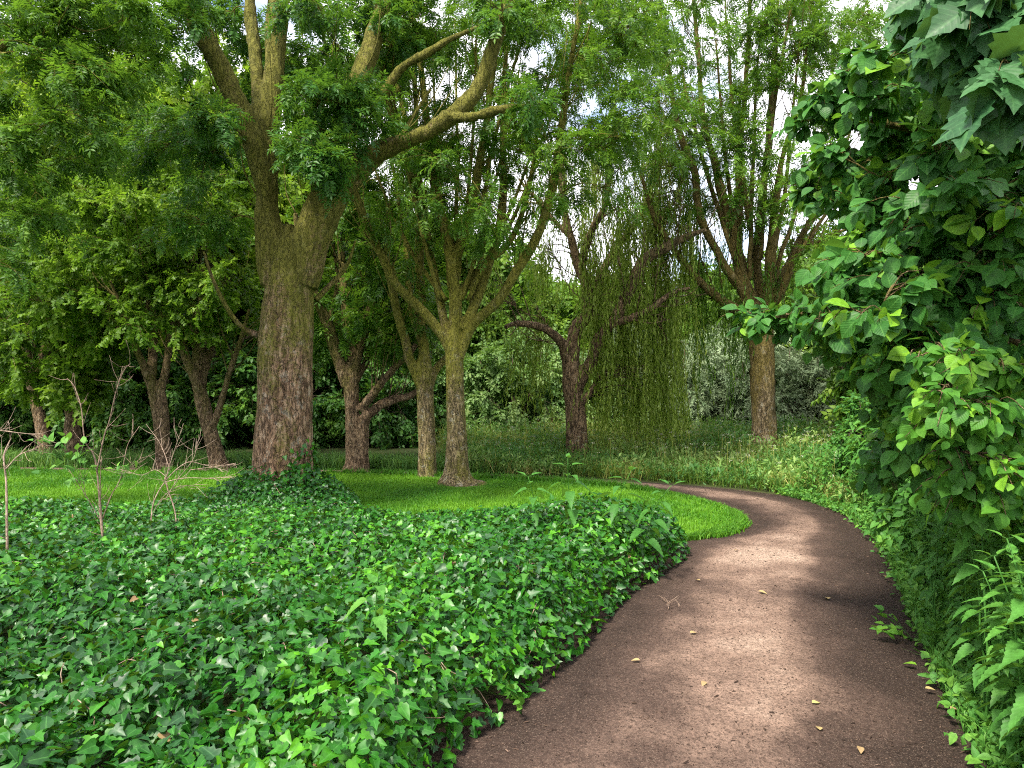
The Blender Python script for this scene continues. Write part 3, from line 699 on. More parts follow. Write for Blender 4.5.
# -- its thinner neighbour
Y = 11.9
t = Tree('broadleaf_tree', 'thin straight tree close behind the slender mossy tree, its stem forking low', 'tree', (at(427, 478, Y)[0], Y, 0), 'bark_mossy', 'leaf_ash', 'pinnate', .17)
t.px([(428, 482), (427, 472), (427, 440), (426, 400), (425, 372), (424, 355)], Y, [12, 9.5, 8.5, 8, 8, 6], wob=.02)
S = [t.px([(421, 385), (410, 358), (403, 335), (396, 305), (388, 271), (372, 235), (358, 205), (345, 150), (338, 80)], Y, [5, 4.6, 4.4, 4, 3.6, 3, 2.5, 2, 1], [0, -.3, -.5]),
     t.px([(425, 365), (422, 320), (420, 280), (419, 230), (416, 170), (414, 90), (410, 0)], Y, [5.5, 5, 4.6, 4, 3.2, 2.4, 1.2], [0, .2, .5]),
     t.px([(429, 385), (440, 365), (452, 348), (470, 310), (482, 250), (488, 180)], Y, [4.5, 4, 3.6, 3, 2.4, 1.2], [0, .4, 1.]),
     t.px([(423, 345), (412, 310), (408, 260), (400, 200), (382, 120)], Y, [4, 3.5, 3, 2.2, 1], [0, .6, 1.2])]
for P_ in S: t.whips(P_, 8, 1.4, .012, up=1.1, t0=.3, twist=.45)
for z_ in ((380, 60, 60, 70, 10), (400, 300, 40, 50, 9), (430, 60, 70, 60, 9), (385, 240, 40, 40, 8), (470, 130, 60, 60, 8), (350, 120, 40, 50, 8)):
    t.zone(*z_, Y + .8, 1., rad=.5, tint=-.05)
t.finish(disp=.01)

# -- dark brown many stemmed tree
Y = 12.7
t = Tree('broadleaf_tree', 'dark brown many stemmed tree right of the massive ivy clad trunk', 'tree', (at(356, 472, Y)[0], Y, 0), 'bark_brown', 'leaf_ash', 'pinnate', .28)
t.px([(354, 476), (354, 462), (353, 430), (352, 400), (350, 378), (349, 365)], Y, [15, 8.5, 7, 6.8, 7, 5.6], wob=.06)
t.px([(362, 476), (362, 450), (363, 425), (368, 410)], Y, [8, 6.5, 6, 5], wob=.03)
S = [t.px([(348, 385), (336, 350), (322, 312), (312, 288), (300, 250), (292, 190)], Y, [6.5, 6, 5, 4.4, 3.4, 1.5], [0, -.3, -.6]),
     t.px([(350, 380), (351, 345), (345, 300), (341, 250), (335, 180)], Y, [6, 5, 4.4, 3.6, 1.6], [0, .3, .6]),
     t.px([(352, 380), (362, 340), (374, 300), (384, 265), (392, 200)], Y, [6, 5, 4.4, 3.4, 1.5], [0, .3, .8]),
     t.px([(363, 420), (381, 405), (398, 399), (413, 395), (430, 380)], Y, [5, 4.4, 4, 3, 1.5], [0, .3, .5]),
     t.px([(360, 410), (372, 396), (391, 373), (409, 355), (425, 330)], Y, [4.5, 4, 3.5, 2.8, 1.4], [0, -.2, -.4]),
     t.px([(346, 370), (330, 330), (338, 280), (330, 230)], Y, [4, 3.4, 2.6, 1.2], [0, .6, 1.2]),
     t.px([(356, 380), (372, 350), (400, 310), (420, 270)], Y, [4, 3.4, 2.8, 1.4], [0, .8, 1.4])]
for P_ in S: t.whips(P_, 8, 1.2, .013, up=.9, t0=.25)
for z_ in ((370, 300, 60, 45, 14), (345, 240, 50, 50, 10), (410, 330, 40, 40, 9), (315, 330, 30, 50, 7), (350, 180, 40, 40, 6), (370, 60, 60, 80, 9)):
    t.zone(*z_, Y + .8, 1.2, rad=.55)
t.finish(disp=.016)

# -- maples on the left
Y = 13.0
t = Tree('maple_tree', 'brown trunk leaning left with a mossy fork, left of the massive ivy clad tree', 'tree', (at(219, 473, Y)[0], Y, 0), 'bark_brown', 'leaf_maple', 'maple', .20)
t.px([(221, 477), (218, 462), (211, 435), (203, 405), (198, 380), (196, 365)], Y, [14, 8.5, 7, 6.6, 6.8, 5], wob=.06)
S = [t.px([(200, 385), (199, 350), (196, 330), (202, 300), (205, 250), (200, 190)], Y, [7, 6, 5, 4, 3, 1.5], [0, .2, .4]),
     t.px([(204, 400), (196, 380), (184, 350), (176, 325), (165, 290)], Y, [5, 4.5, 4, 3, 1.4], [0, -.4, -.8]),
     t.px([(201, 380), (212, 345), (225, 315), (232, 280)], Y, [5, 4.2, 3.4, 1.5], [0, .5, .8]),
     t.px([(212, 430), (222, 395), (230, 370), (240, 345), (248, 310)], Y, [3.6, 3, 2.6, 2.2, 1.2], [0, -.2, -.3])]
for P_ in S: t.whips(P_, 7, 1.2, .013, up=.6, t0=.25)
for z_ in ((200, 250, 60, 45, 13), (150, 215, 70, 55, 14), (215, 170, 50, 55, 9), (228, 315, 26, 35, 5), (160, 300, 40, 30, 7), (150, 110, 60, 50, 4)):
    t.zone(*z_, Y - .2, 1.4, rad=.62, per=8)
t.finish(disp=.016)
Y = 13.3
t = Tree('maple_tree', 'upright pinkish brown trunk splitting into two close stems behind the bare twigs', 'tree', (at(163, 474, Y)[0], Y, 0), 'bark_brown', 'leaf_maple', 'maple', .20)
t.px([(165, 478), (163, 465), (159, 430), (154, 400), (152, 378), (152, 360)], Y, [10, 6, 5, 4.8, 4.6, 3.8], wob=.06)
t.px([(168, 478), (167, 450), (163, 410), (160, 385)], Y, [6.5, 5, 4.4, 3.4], wob=.06)
S = [t.px([(152, 375), (152, 340), (148, 300), (150, 240)], Y, [5, 4.2, 3.2, 1.5], [0, .3, .5]),
     t.px([(151, 385), (143, 362), (135, 345), (128, 318), (110, 280)], Y, [4.5, 4, 3.4, 2.6, 1.2], [0, -.3, -.7]),
     t.px([(161, 390), (168, 350), (172, 300), (180, 250)], Y, [4, 3.4, 2.6, 1.2], [0, .3, .5])]
for P_ in S: t.whips(P_, 7, 1.1, .012, up=.6, t0=.25)
for z_ in ((110, 270, 70, 50, 15), (70, 320, 60, 30, 10), (115, 325, 40, 22, 7), (60, 240, 60, 50, 9), (110, 190, 60, 40, 6)):
    t.zone(*z_, Y - .5, 1.4, rad=.62, tint=.03, per=8)
t.finish(disp=.014)
Y = 14.6
t = Tree('maple_tree', 'dark trunk leaning left at the far left edge of the lawn', 'tree', (at(47, 460, Y)[0], Y, 0), 'bark_brown', 'leaf_maple', 'maple', .20)
t.px([(48, 465), (46, 450), (41, 425), (35, 400), (31, 380)], Y, [10, 6.5, 6, 5.5, 4.4], wob=.06)
S = [t.px([(34, 395), (30, 365), (20, 330), (15, 280)], Y, [5, 4, 3, 1.4], [0, -.3, -.6]), t.px([(33, 390), (42, 360), (55, 320), (60, 260)], Y, [4.5, 3.8, 2.8, 1.3], [0, .4, .6])]
for P_ in S: t.whips(P_, 7, 1.1, .012, up=.6, t0=.25)
for z_ in ((20, 300, 60, 60, 16), (30, 365, 45, 25, 8), (-20, 230, 70, 60, 10), (50, 190, 60, 60, 8)):
    t.zone(*z_, Y - .4, 1.4, rad=.65, tint=-.08, per=8)
t.finish(disp=.014)
Y = 14.0
t = Tree('maple_tree', 'short reddish trunk half hidden by leafy shoots near the left edge', 'tree', (at(75, 462, Y)[0], Y, 0), 'bark_brown', 'leaf_maple', 'maple', .28)
t.px([(75, 467), (75, 450), (72, 425), (75, 405)], Y, [11, 8.5, 7, 5], wob=.03)
S = [t.px([(73, 425), (66, 400), (55, 380), (50, 350)], Y, [4.5, 3.6, 2.8, 1.4], [0, -.3]), t.px([(74, 415), (82, 385), (88, 350), (95, 310)], Y, [4, 3.4, 2.6, 1.2], [0, .3])]
for P_ in S: t.whips(P_, 6, 1., .012, up=.6, t0=.25)
for z_ in ((70, 380, 35, 20, 9), (90, 330, 40, 30, 10)):
    t.zone(*z_, Y, 1., rad=.5, tint=-.1)
t.finish(disp=.014)

# -- weeping willows
def strands(t, zones, Y, leaf=.095):
    pos, d, up, sc, tn = [], [], [], [], []
    for (x0, x1, y0, y1, l0, l1, n, dy, tint) in zones:
        for k in range(n):
            if k % 7 == 0: cx_, cy_, cd_, cl_ = rng.uniform(x0, x1), rng.uniform(y0, y1), rng.uniform(-dy, dy), rng.uniform(l0, l1)
            p0 = at(cx_ + rng.normal(0, 4), cy_ + rng.normal(0, 9), Y + .45 + cd_ + rng.normal(0, .12))
            L = cl_ * rng.uniform(.6, 1.3); L = min(L, p0[2] - rng.uniform(.15, .7))
            if L < .3: continue
            sway = rng.normal(0, .13, 2); m = int(L / .045); u = np.linspace(0, 1, 6)
            pts = p0 + np.column_stack([sway[0] * u * L + rng.normal(0, .015) * np.sin(u * 5), sway[1] * u * L + .02 * np.sin(u * 4 + k), -u * L])
            # arch from the nearest branch, then hang
            b, rb = t.near(p0)
            if np.linalg.norm(b - p0) < 2.2: tube(t.twig, [b, (b + p0) / 2 + [0, 0, .12], p0 + [0, 0, .0]], [.008, .005, .003], 6, 3)
            tube(t.leafmb, pts, [.003, .0015], 8, 3, tint=.35)
            Q = spline(pts, m)
            side = unit(np.column_stack([rng.normal(0, 1, (m, 2)), np.zeros(m)]))
            pos.append(Q); d.append(side * rng.uniform(.25, .7, (m, 1)) + [0, 0, -1]); up.append(side + [0, 0, .4] + rnd(m, .2)); sc.append(leaf * rng.uniform(.7, 1.25, m))
            tn.append(np.clip(np.full(m, .45 + tint + rng.normal(0, .13)) + rng.normal(0, .1, m), 0, 1))
    put(t.leafmb, (RHOMB[0] * [1, .8, 1], RHOMB[1], RHOMB[2]), np.concatenate(pos), np.concatenate(d), np.concatenate(up), np.concatenate(sc), np.concatenate(tn))
Y = 14.4
t = Tree('weeping_willow', 'weeping willow with dark twisted trunk and a long yellowish green curtain', 'tree', (at(578, 462, Y)[0], Y, 0), 'bark_willow', 'leaf_willow', 'narrow', .3, vox=.025)
t.px([(578, 468), (577, 455), (576, 430), (574, 400), (573, 375), (570, 355)], Y, [16, 12, 10.5, 9.5, 10, 8], wob=.05)
S = [t.px([(569, 365), (562, 345), (552, 334), (535, 326), (512, 324), (495, 335)], Y, [6, 5.5, 4.8, 4, 3, 1.5], [0, -.3, -.7], wob=.07),
     t.px([(571, 360), (577, 330), (588, 310), (586, 285), (578, 265), (572, 240), (567, 215), (562, 180), (558, 130)], Y, [8, 7, 6.5, 6, 5, 4.4, 4, 3, 1.5], [0, .2, .3], wob=.07),
     t.px([(578, 385), (590, 360), (598, 345), (610, 325), (630, 292), (641, 266), (655, 252), (690, 234), (720, 225)], Y, [6, 6.5, 6, 5.5, 5.5, 5, 4.4, 3.4, 1.5], [0, -.3, -.8], wob=.07),
     t.px([(609, 327), (630, 318), (651, 308), (672, 293), (690, 288)], Y, [4, 3.6, 3.2, 2.4, 1.2], [-.4, -.6], wob=.07),
     t.px([(588, 310), (600, 280), (615, 250), (640, 215), (660, 170)], Y, [5, 4.5, 4, 3, 1.3], [.2, .6, 1.2], wob=.07),
     t.px([(580, 270), (590, 235), (605, 205), (610, 160), (620, 110)], Y, [4, 3.6, 3, 2.2, 1.2], [.2, -.4, -.8], wob=.07),
     t.px([(572, 240), (550, 215), (535, 200), (520, 180)], Y, [3.4, 3, 2.4, 1.2], [.2, .6, .9], wob=.12),
     t.px([(575, 410), (588, 395), (595, 382)], Y, [4, 3, 1.5], wob=.05)]
for P_ in S[:-1]: t.whips(P_, 9, 1.1, .014, up=.35, t0=.25, twist=.8)
strands(t, [(592, 684, 215, 330, 1.8, 3.8, 448, 1.2, 0), (600, 678, 330, 400, .8, 1.6, 130, 1.1, .03), (480, 560, 240, 320, .4, 1.2, 60, .8, -.05), (520, 590, 200, 300, .6, 1.5, 90, 1.0, -.05), (545, 640, 150, 240, .6, 1.6, 120, 1.2, -.05), (640, 690, 190, 260, .8, 1.8, 77, 1.2, -.08), (505, 565, 320, 340, .5, 1.6, 50, .6, -.05), (560, 690, 90, 190, .7, 1.8, 190, 1.4, -.08), (595, 700, 150, 235, .9, 2.2, 168, 1.2, -.02)], Y)
t.finish(disp=.03)

Y = 14.7
t = Tree('willow_tree', 'tall mossy trunked tree in long grass beside the path bend, trailing narrow leaves', 'tree', (at(765, 460, Y)[0], Y, 0), 'bark_right', 'leaf_ash', 'narrow', .24, vox=.025)
t.px([(767, 466), (765, 452), (764, 425), (763, 390), (762, 350), (760, 325), (757, 305)], Y, [17, 13, 11.5, 11, 11.5, 13, 10], wob=.03)
S = [t.px([(757, 325), (742, 312), (727, 304), (698, 279), (675, 253), (655, 220), (640, 170)], Y, [6, 5, 4.4, 4, 3.4, 2.6, 1.4], [0, -.4, -1.]),
     t.px([(756, 320), (742, 290), (724, 264), (700, 218), (694, 172), (680, 134), (668, 70), (660, 0)], Y, [6, 5, 4.4, 4, 3.5, 2.8, 2, 1.2], [0, -.3, -.6]),
     t.px([(757, 315), (745, 285), (738, 255), (739, 200), (740, 140), (746, 88), (749, 20), (752, -50)], Y, [7, 6, 5.2, 4.5, 3.7, 2.9, 2, 1.1], [0, .2, .4]),
     t.px([(745, 275), (730, 225), (717, 170), (704, 116), (697, 35), (690, -40)], Y, [5, 4.4, 4, 3.2, 2.2, 1.2], [.2, .6, 1.]),
     t.px([(762, 320), (770, 290), (772, 250), (777, 197), (781, 165), (800, 100), (810, 30)], Y, [6, 5.4, 4.6, 3.8, 2.9, 2, 1.1], [0, -.2, -.5]),
     t.px([(764, 320), (784, 285), (798, 255), (820, 240), (850, 228)], Y, [4.6, 4, 3.2, 2.4, 1.2], [0, -.4, -.8]),
     t.px([(765, 350), (782, 335), (795, 325), (815, 318), (850, 315)], Y, [5, 4.4, 4, 3, 1.5], [0, .4, .8]),
     t.px([(768, 310), (790, 262), (808, 225), (830, 190), (850, 130)], Y, [4.4, 4, 3.4, 2.6, 1.2], [0, .6, 1.2]),
     t.px([(760, 300), (757, 260), (762, 200), (768, 140), (775, 60), (780, -20)], Y, [5, 4.4, 3.8, 3, 2.2, 1.2], [.3, .8, 1.2])]
for P_ in S: t.whips(P_, 11, 1.7, .012, up=1.0, t0=.25, twist=.5); t.whips(P_, 9, 2.0, .007, up=.9, t0=.35, twist=.6)
strands(t, [(728, 752, 290, 330, .8, 1.9, 42, .4, -.05), (692, 712, 270, 320, .8, 1.6, 42, .4, -.05), (690, 800, 220, 290, .5, 1.1, 80, 1.2, .0), (694, 752, 240, 300, .8, 1.8, 63, .8, .25), (690, 740, 190, 250, .5, 1.1, 35, 1.0, .2)], Y)
for (x0, y0, x1, y1, x2, y2, d0, d1) in ((745, 280, 728, 180, 715, 40, -.2, -.6), (750, 280, 752, 180, 760, 30, .1, .5), (765, 290, 785, 190, 800, 40, -.1, -.5), (770, 290, 800, 200, 845, 80, .2, .8), (760, 260, 770, 140, 790, 10, -.2, -.9), (735, 260, 700, 150, 672, 20, .2, .7), (775, 280, 815, 230, 865, 160, .3, .9), (750, 230, 735, 120, 725, 0, .2, .3)):
    t.px([(x0, y0), (x1, y1), (x2, y2)], Y, [2.6, 2.0, .8], [0, d0, d1], core=False, sides=6)
for z_ in ((740, 30, 80, 40, 19), (690, 120, 45, 80, 13), (790, 90, 60, 70, 12), (720, -40, 120, 40, 9), (660, 60, 60, 70, 14), (840, 90, 50, 80, 13), (825, 20, 60, 35, 13), (640, 20, 40, 40, 7), (840, 250, 40, 45, 5), (720, 200, 50, 45, 5), (800, 270, 40, 20, 2), (780, 190, 40, 50, 8), (730, 150, 50, 70, 9), (770, 120, 50, 70, 7), (690, 200, 40, 40, 5)):
    t.zone(*z_, Y, 1.5, rad=.72, tint=.02, per=8, twigs=8)
t.finish(disp=.025)

# -- trees whose trunks stand outside the frame
t = Tree('ash_tree', 'dark leafy boughs of an ash reaching in high at the left edge', 'tree', (-7.6, 7.4, 0), 'bark_mossy', 'leaf_ash', 'pinnate', .15)
t.limb([(-7.6, 7.4, -.1), (-7.6, 7.4, 1.5), (-7.5, 7.4, 3.2), (-7.3, 7.4, 4.6)], [.34, .26, .24, .2])
S = [t.limb([(-7.4, 7.4, 3.6), (-6.2, 7.2, 4.4), (-5., 7., 5.0), (-4.3, 6.9, 5.2)], [.10, .07, .04, .01]), t.limb([(-7.3, 7.4, 4.4), (-6.4, 7.6, 5.6), (-5.2, 7.8, 6.6)], [.14, .1, .03]),
     t.limb([(-7.4, 7.4, 3.), (-6.6, 7.2, 3.3), (-5.6, 7., 3.6), (-4.9, 6.9, 3.8)], [.07, .05, .035, .012])]
for P_ in S: t.whips(P_, 8, .9, .011, up=.2, t0=.2, twist=.9)
for z_ in ((40, 55, 70, 60, 11), (110, 50, 60, 50, 8), (30, 145, 50, 40, 8), (60, -40, 120, 30, 6), (10, 235, 40, 40, 5), (100, 120, 60, 30, 4), (130, 12, 60, 18, 5), (30, 8, 40, 18, 4)):
    t.zone(*z_, 7.2, .8, rad=.40, tint=-.12, per=10)
t.finish(disp=.012)

def leafy(t, pts, tpl, size, out, tint, drop=.5, pet=.03):
    """large single leaves hung on a shoot"""
    n = len(pts); pos, d = pts, out + rnd(n, .55) - [0, 0, drop]
    up = np.array([0, 0, 1.]) * .75 + np.array([-.45, -.75, 0]) * .5 + rnd(n, .42)
    put(t.leafmb, tpl, pos + unit(d) * pet, d, up, size, tint)
def leafy_bough(t, c, rad, n_t, per, tpl, size, tint=0., young=.10, flat=.38, drop=.5):
    c = np.asarray(c, float); p, r0 = t.near(c); L = np.linalg.norm(c - p)
    mid = (p + c) / 2 + [0, 0, .12 * L] + rng.normal(0, .05 * L, 3)
    B, _ = tube(t.twig, [p, mid, c], [min(r0 * .6, .006 + .006 * L), .006, .003], 9, 5)
    t.sk.append(B[5:]); t.skr.append(np.full(4, .006))
    for k in range(n_t):
        st = B[rng.integers(3, 9)]; e = c + unit(rnd(1)[0]) * rad * rng.uniform(.4, 1) * [1, 1, flat] - [0, 0, .1 * rad]
        Q, _ = tube(t.twig, [st, (st + e) / 2 + [0, 0, .05], e], [.004, .003, .0015], 7, 3)
        tt = np.sort(rng.uniform(.15, 1, per)) * 5.99; i = tt.astype(int)
        P = Q[i] + (Q[i + 1] - Q[i]) * (tt - i)[:, None]; o = unit(Q[i + 1] - Q[i] + 1e-6)
        sd = np.cross(o, [0, 0, 1.]) * np.where(np.arange(per) % 2, 1, -1)[:, None]
        tn = np.clip(.30 + tint + rng.normal(0, .1) + rng.normal(0, .08, per), 0, .65)
        y = rng.random() < young
        if y: tn = np.clip(rng.normal(.82, .1, per), 0, 1)
        leafy(t, P, tpl, size * rng.lognormal(0, .2, per), o * .6 + sd * .6, tn, drop)
t = Tree('lime_tree', 'large leaved lime tree overhanging the right side of the path', 'tree', (4.3, 4.6, 0), 'bark_brown', 'leaf_lime', 'broad', .2)
t.limb([(4.3, 4.6, -.1), (4.3, 4.6, 1.4), (4.25, 4.5, 3.), (4.2, 4.5, 4.6)], [.26, .2, .17, .12])
S = [t.limb([(4.3, 4.6, .9), (3.6, 4.3, 1.5), (2.9, 4.1, 1.9), (2.1, 4., 2.03), (1.5, 3.95, 2.0)], [.07, .05, .035, .02, .008]),
     t.limb([(4.25, 4.5, 2.), (3.4, 4.1, 2.6), (2.6, 3.8, 2.9), (1.9, 3.7, 3.0)], [.08, .06, .04, .012]),
     t.limb([(4.2, 4.5, 3.), (3.3, 4.2, 3.5), (2.5, 4.0, 3.8), (1.9, 3.9, 3.9)], [.08, .06, .035, .012]),
     t.limb([(4.3, 4.5, 1.2), (3.6, 3.6, 1.6), (3., 3.2, 1.8), (2.4, 3.1, 1.75)], [.06, .045, .03, .01])]
def lz(t, cx, cy, rx, ry, n, Y, dy, rad, tpl, size, **kw):
    for k in range(n):
        a = rng.uniform(0, 6.283); q = math.sqrt(rng.random())
        leafy_bough(t, at(cx + rx * q * math.cos(a), cy + ry * q * math.sin(a), Y + rng.uniform(-dy, dy)), rad * rng.uniform(.7, 1.2), 8, 8, tpl, size, **kw)
for z_ in ((945, 110, 70, 60, 19, 3.9), (885, 105, 30, 30, 6, 4.3), (880, 180, 30, 25, 5, 4.2), (850, 190, 55, 40, 8, 4.3), (905, 245, 85, 50, 19, 3.8), (970, 190, 60, 110, 22, 3.5), (880, 325, 50, 35, 14, 3.9), (930, 330, 80, 60, 24, 3.5), (975, 420, 65, 50, 19, 3.5), (1040, 260, 60, 200, 24, 3.6), (915, 400, 32, 30, 9, 4.1), (895, 440, 28, 40, 8, 4.3), (930, 60, 45, 45, 7, 3.7), (795, 318, 38, 8, 6, 3.95), (825, 322, 30, 12, 5, 3.9), (840, 130, 35, 40, 5, 4.4), (815, 205, 25, 15, 3, 4.4), (800, 165, 12, 8, 1, 4.4), (862, 70, 20, 25, 3, 4.5), (748, 318, 8, 4, 1, 3.9), (825, 100, 22, 10, 3, 4.3), (940, 30, 50, 40, 6, 4.2), (960, -60, 90, 40, 16, 4.)):
    lz(t, *z_[:6], .45, .28 if z_[5] < 3.95 else .2, BROAD, .080 if z_[5] < 3.9 else .068)
t.finish(disp=.012)

t = Tree('sycamore_tree', 'sycamore with big lobed bluish green leaves at the top right corner', 'tree', (4.2, 2.9, 0), 'bark_brown', 'leaf_sycamore', 'maple', .3)
t.limb([(4.2, 2.9, -.1), (4.2, 2.9, 1.5), (4.1, 2.9, 3.6)], [.2, .16, .1])
t.limb([(4.15, 2.9, 2.2), (3.2, 2.7, 2.8), (2.4, 2.7, 3.05), (1.9, 2.7, 3.1)], [.06, .04, .02, .008])
t.limb([(4.1, 2.9, 2.), (3.2, 2.4, 2.4), (2.3, 2.4, 2.6)], [.05, .03, .01])
for z_ in ((975, 38, 38, 30, 7, 2.7), (1012, 95, 22, 32, 4, 2.5), (1010, -20, 50, 30, 6, 2.6), (940, 12, 22, 14, 2, 2.8)):
    lz(t, *z_[:6], .25,   .2, MAPLE, .105, drop=.7, young=.02)
t.finish(disp=.012)

# ------------------------------------------------------------------ SHRUBS
def shrub(name, label, cat, c, rad, leaf, spray, ss, n_b, bark='bark_far', group=None, tint=0., per=6, twigs=8, z0=.15):
    """many stemmed bush; c = base, rad=(rx,ry,height)"""
    t = Tree(name, label, cat, c, bark, leaf, spray, ss, group, vox=.02)
    c = np.array(c, float); rx, ry, hh = rad
    for k in range(7):
        a = k * .9 + rng.uniform(0, .5); e = c + [rx * .55 * math.cos(a), ry * .55 * math.sin(a), hh * rng.uniform(.6, .85)]
        t.limb([c + [0.05 * math.cos(a), .05 * math.sin(a), -.05], (c + e) / 2 + [rx * .1 * math.cos(a), ry * .1 * math.sin(a), 0], e], [.05, .035, .01], core=(k < 3), sides=5, n=8)
    for k in range(n_b):
        u = rnd(1)[0]; u = unit(u) * rng.uniform(.45, 1) ** .5; u[2] = abs(u[2])
        q = c + [u[0] * rx, u[1] * ry, z0 + u[2] * (hh - z0) * .95]
        if rng.random() < .35: q[2] = c[2] + z0 + rng.uniform(0, .35) * hh; 
        t.bough(q, rng.uniform(.3, .5) * min(1.3, max(.7, rx / 1.6)), twigs, per, .2, tint + rng.normal(0, .06))
    t.finish(disp=.008)
    return t.root

# dark understorey on the far side of the lawn (left)
dk = shrub('holly_bush', 'dense dark evergreen bush in the shade beyond the lawn', 'bush', (-4.0, 18.6, 0), (2.0, 1.5, 3.1), 'leaf_dark', 'broad', .30, 75, group='dark bushes beyond the lawn')
for (x, y, r, s_) in ((-6.6, 18.8, 1.2, 1.05), (-9.2, 18.4, 2.2, 1.0), (-11.8, 18.8, .4, 1.15), (-14.4, 18.6, 3., 1.1), (-16.9, 18.8, 4., 1.1), (-13, 17.2, 5.2, .8), (-10.5, 21, .9, 1.5), (-5.6, 21.2, 3.3, 1.45), (-15, 21.5, 2.1, 1.5), (-18.3, 21.5, 1.1, 1.5)):
    copy_tree(dk, (x, y, 0), r, s_)
# lighter shrubs in the middle distance
pl = shrub('shrub', 'round pale green shrub beyond the long grass left of the weeping willow', 'bush', (-.1, 19.5, 0), (1.7, 1.4, 3.0), 'leaf_pale', 'broad', .30, 80, group='pale green shrubs in the middle distance')
pl['label'] = 'round pale green shrub in the middle distance beyond the long grass'
for (x, y, r, s_) in ((1.3, 20.5, 2.1, .9), (2.9, 21.5, 4., 1.0), (-2.2, 20.8, 1., .95), (4.6, 23, .6, 1.1), (.6, 23.5, 3., 1.2)):
    copy_tree(pl, (x, y, 0), r, s_)
sv = shrub('willow_bush', 'silvery grey leaved bush beyond the path bend', 'bush', (5.0, 21.2, 0), (1.7, 1.4, 3.1), 'leaf_silver', 'narrow', .34, 85, group='silvery bushes beyond the path bend')
for (x, y, r, s_) in ((7.6, 20.8, 1.3, 1.1), (2.9, 21.6, .3, .95), (6.4, 22.6, 2.2, 1.2), (9.6, 20.2, 2.9, .95), (4.0, 23.2, 4.2, 1.25), (11.6, 21., .5, 1.2)):
    copy_tree(sv, (x, y, 0), r, s_)
shrub('holly_bush', 'dark green bush between the silvery bushes behind the tall mossy trunked tree', 'bush', (8.6, 22.4, 0), (1.3, 1.1, 2.6), 'leaf_dark', 'broad', .28, 50, tint=.12)
shrub('hazel_bush', 'yellowish green bush above the silvery bushes at the right', 'bush', (9.4, 24, 0), (2.0, 1.5, 4.6), 'leaf_maple', 'broad', .32, 70, tint=.15)

# hedge bank on the right behind the nettles
hb = shrub('dogwood_bush', 'leafy green hedge bush rising behind the nettles on the right', 'bush', (4.7, 6.6, 0), (1.0, 1.0, 2.3), 'leaf_nettle', 'broad', .26, 70, tint=-.1, group='hedge bushes behind the nettles')
for (x, y, r, s_) in ((5.2, 8.2, 1.2, .9), (4.5, 4.9, 2.3, .85), (5.6, 5.4, 4.1, 1.25), (5.3, 9.9, .4, .75), (6.4, 7.6, 3., 1.4), (4.1, 3.6, 5.3, .8), (4.8, 2.2, 2., .9)):
    copy_tree(hb, (x, y, 0), r, s_)

# ------------------------------------------------------------------ BACKGROUND TREES
def far_tree(name, label, h, r, leaf, spray, ss, n_b, group, z_low=.22, tint=0.):
    t = Tree(name, label, 'tree', (0, 0, 0), 'bark_far', leaf, spray, ss, group, vox=.035)
    t.limb([(0, 0, -.2), (.05, 0, h * .15), (0, .1, h * .35), (.1, 0, h * .6), (0, 0, h * .9)], [.26, .2, .17, .11, .03], wob=.2)
    for k in range(9):
        a = k * 2.4; z = h * (.18 + .06 * k)
        t.limb([(0, 0, z), (r * .4 * math.cos(a), r * .4 * math.sin(a), z + h * .09), (r * .8 * math.cos(a), r * .8 * math.sin(a), z + h * .13)], [.09, .06, .02], core=False, sides=5, n=8)
    for k in range(n_b):
        u = unit(rnd(1)[0]) * rng.uniform(.4, 1) ** .5
        q = np.array([u[0] * r, u[1] * r, h * (z_low + (1 - z_low) * (.5 + .5 * u[2]))])
        t.bough(q, rng.uniform(.55, .9), 9, 6, .25, tint + rng.normal(0, .08))
    t.finish(disp=.02)
    return t.root
T1 = far_tree('background_tree', 'green broadleaf tree standing in the wood behind the lawn', 9.5, 2.6, 'leaf_far', 'broad', .42, 110, 'trees in the wood behind the lawn')
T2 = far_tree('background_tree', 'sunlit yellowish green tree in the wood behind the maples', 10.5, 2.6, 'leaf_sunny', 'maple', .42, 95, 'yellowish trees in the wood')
T3 = far_tree('background_tree', 'low green tree in the far background below the open sky', 5.2, 2.3, 'leaf_far', 'broad', .42, 90, 'low trees in the far background', z_low=.05)
def place(T, spots):
    for k, (x, y, r, s_) in enumerate(spots):
        if k == 0: T.location = (x, y, 0); T.rotation_euler = (0, 0, r); T.scale = (s_,) * 3
        else: copy_tree(T, (x, y, 0), r, s_)
place(T1, [(-14.5, 21, 0, 1.1), (-11.5, 22, 1, 1.0), (-17.5, 24, 2, 1.25), (-8.8, 23, 3, .95), (-21, 26, 4, 1.3), (-14, 27, 5, 1.25), (-6.2, 22.5, .6, .8), (-10, 28, 2.2, 1.1), (-24, 30, 1.2, 1.4), (-18, 31, 3.2, 1.35)])
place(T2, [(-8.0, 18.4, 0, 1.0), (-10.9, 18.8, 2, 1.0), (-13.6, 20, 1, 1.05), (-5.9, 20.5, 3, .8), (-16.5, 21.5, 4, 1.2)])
place(T3, [(-3.5, 24, 0, 1.0), (-4.6, 26, 2.2, 1.6), (-2.2, 28, 2.7, 1.5), (-.5, 26, 1, .95), (2.5, 27, 2, 1.0), (5.5, 28, 3, 1.0), (8.5, 26, 4, 1.0), (11.5, 25, 5, 1.15), (-3, 29, .7, 1.3), (1, 31, 1.8, 1.2), (5, 33, 2.8, 1.25), (9.5, 32, 3.7, 1.3), (13.5, 30, .3, 1.5), (15, 24, 1.3, 1.5), (12, 20, 2.3, 1.2), (10.5, 16, .2, .9), (8.0, 13.5, 4.2, .8)])
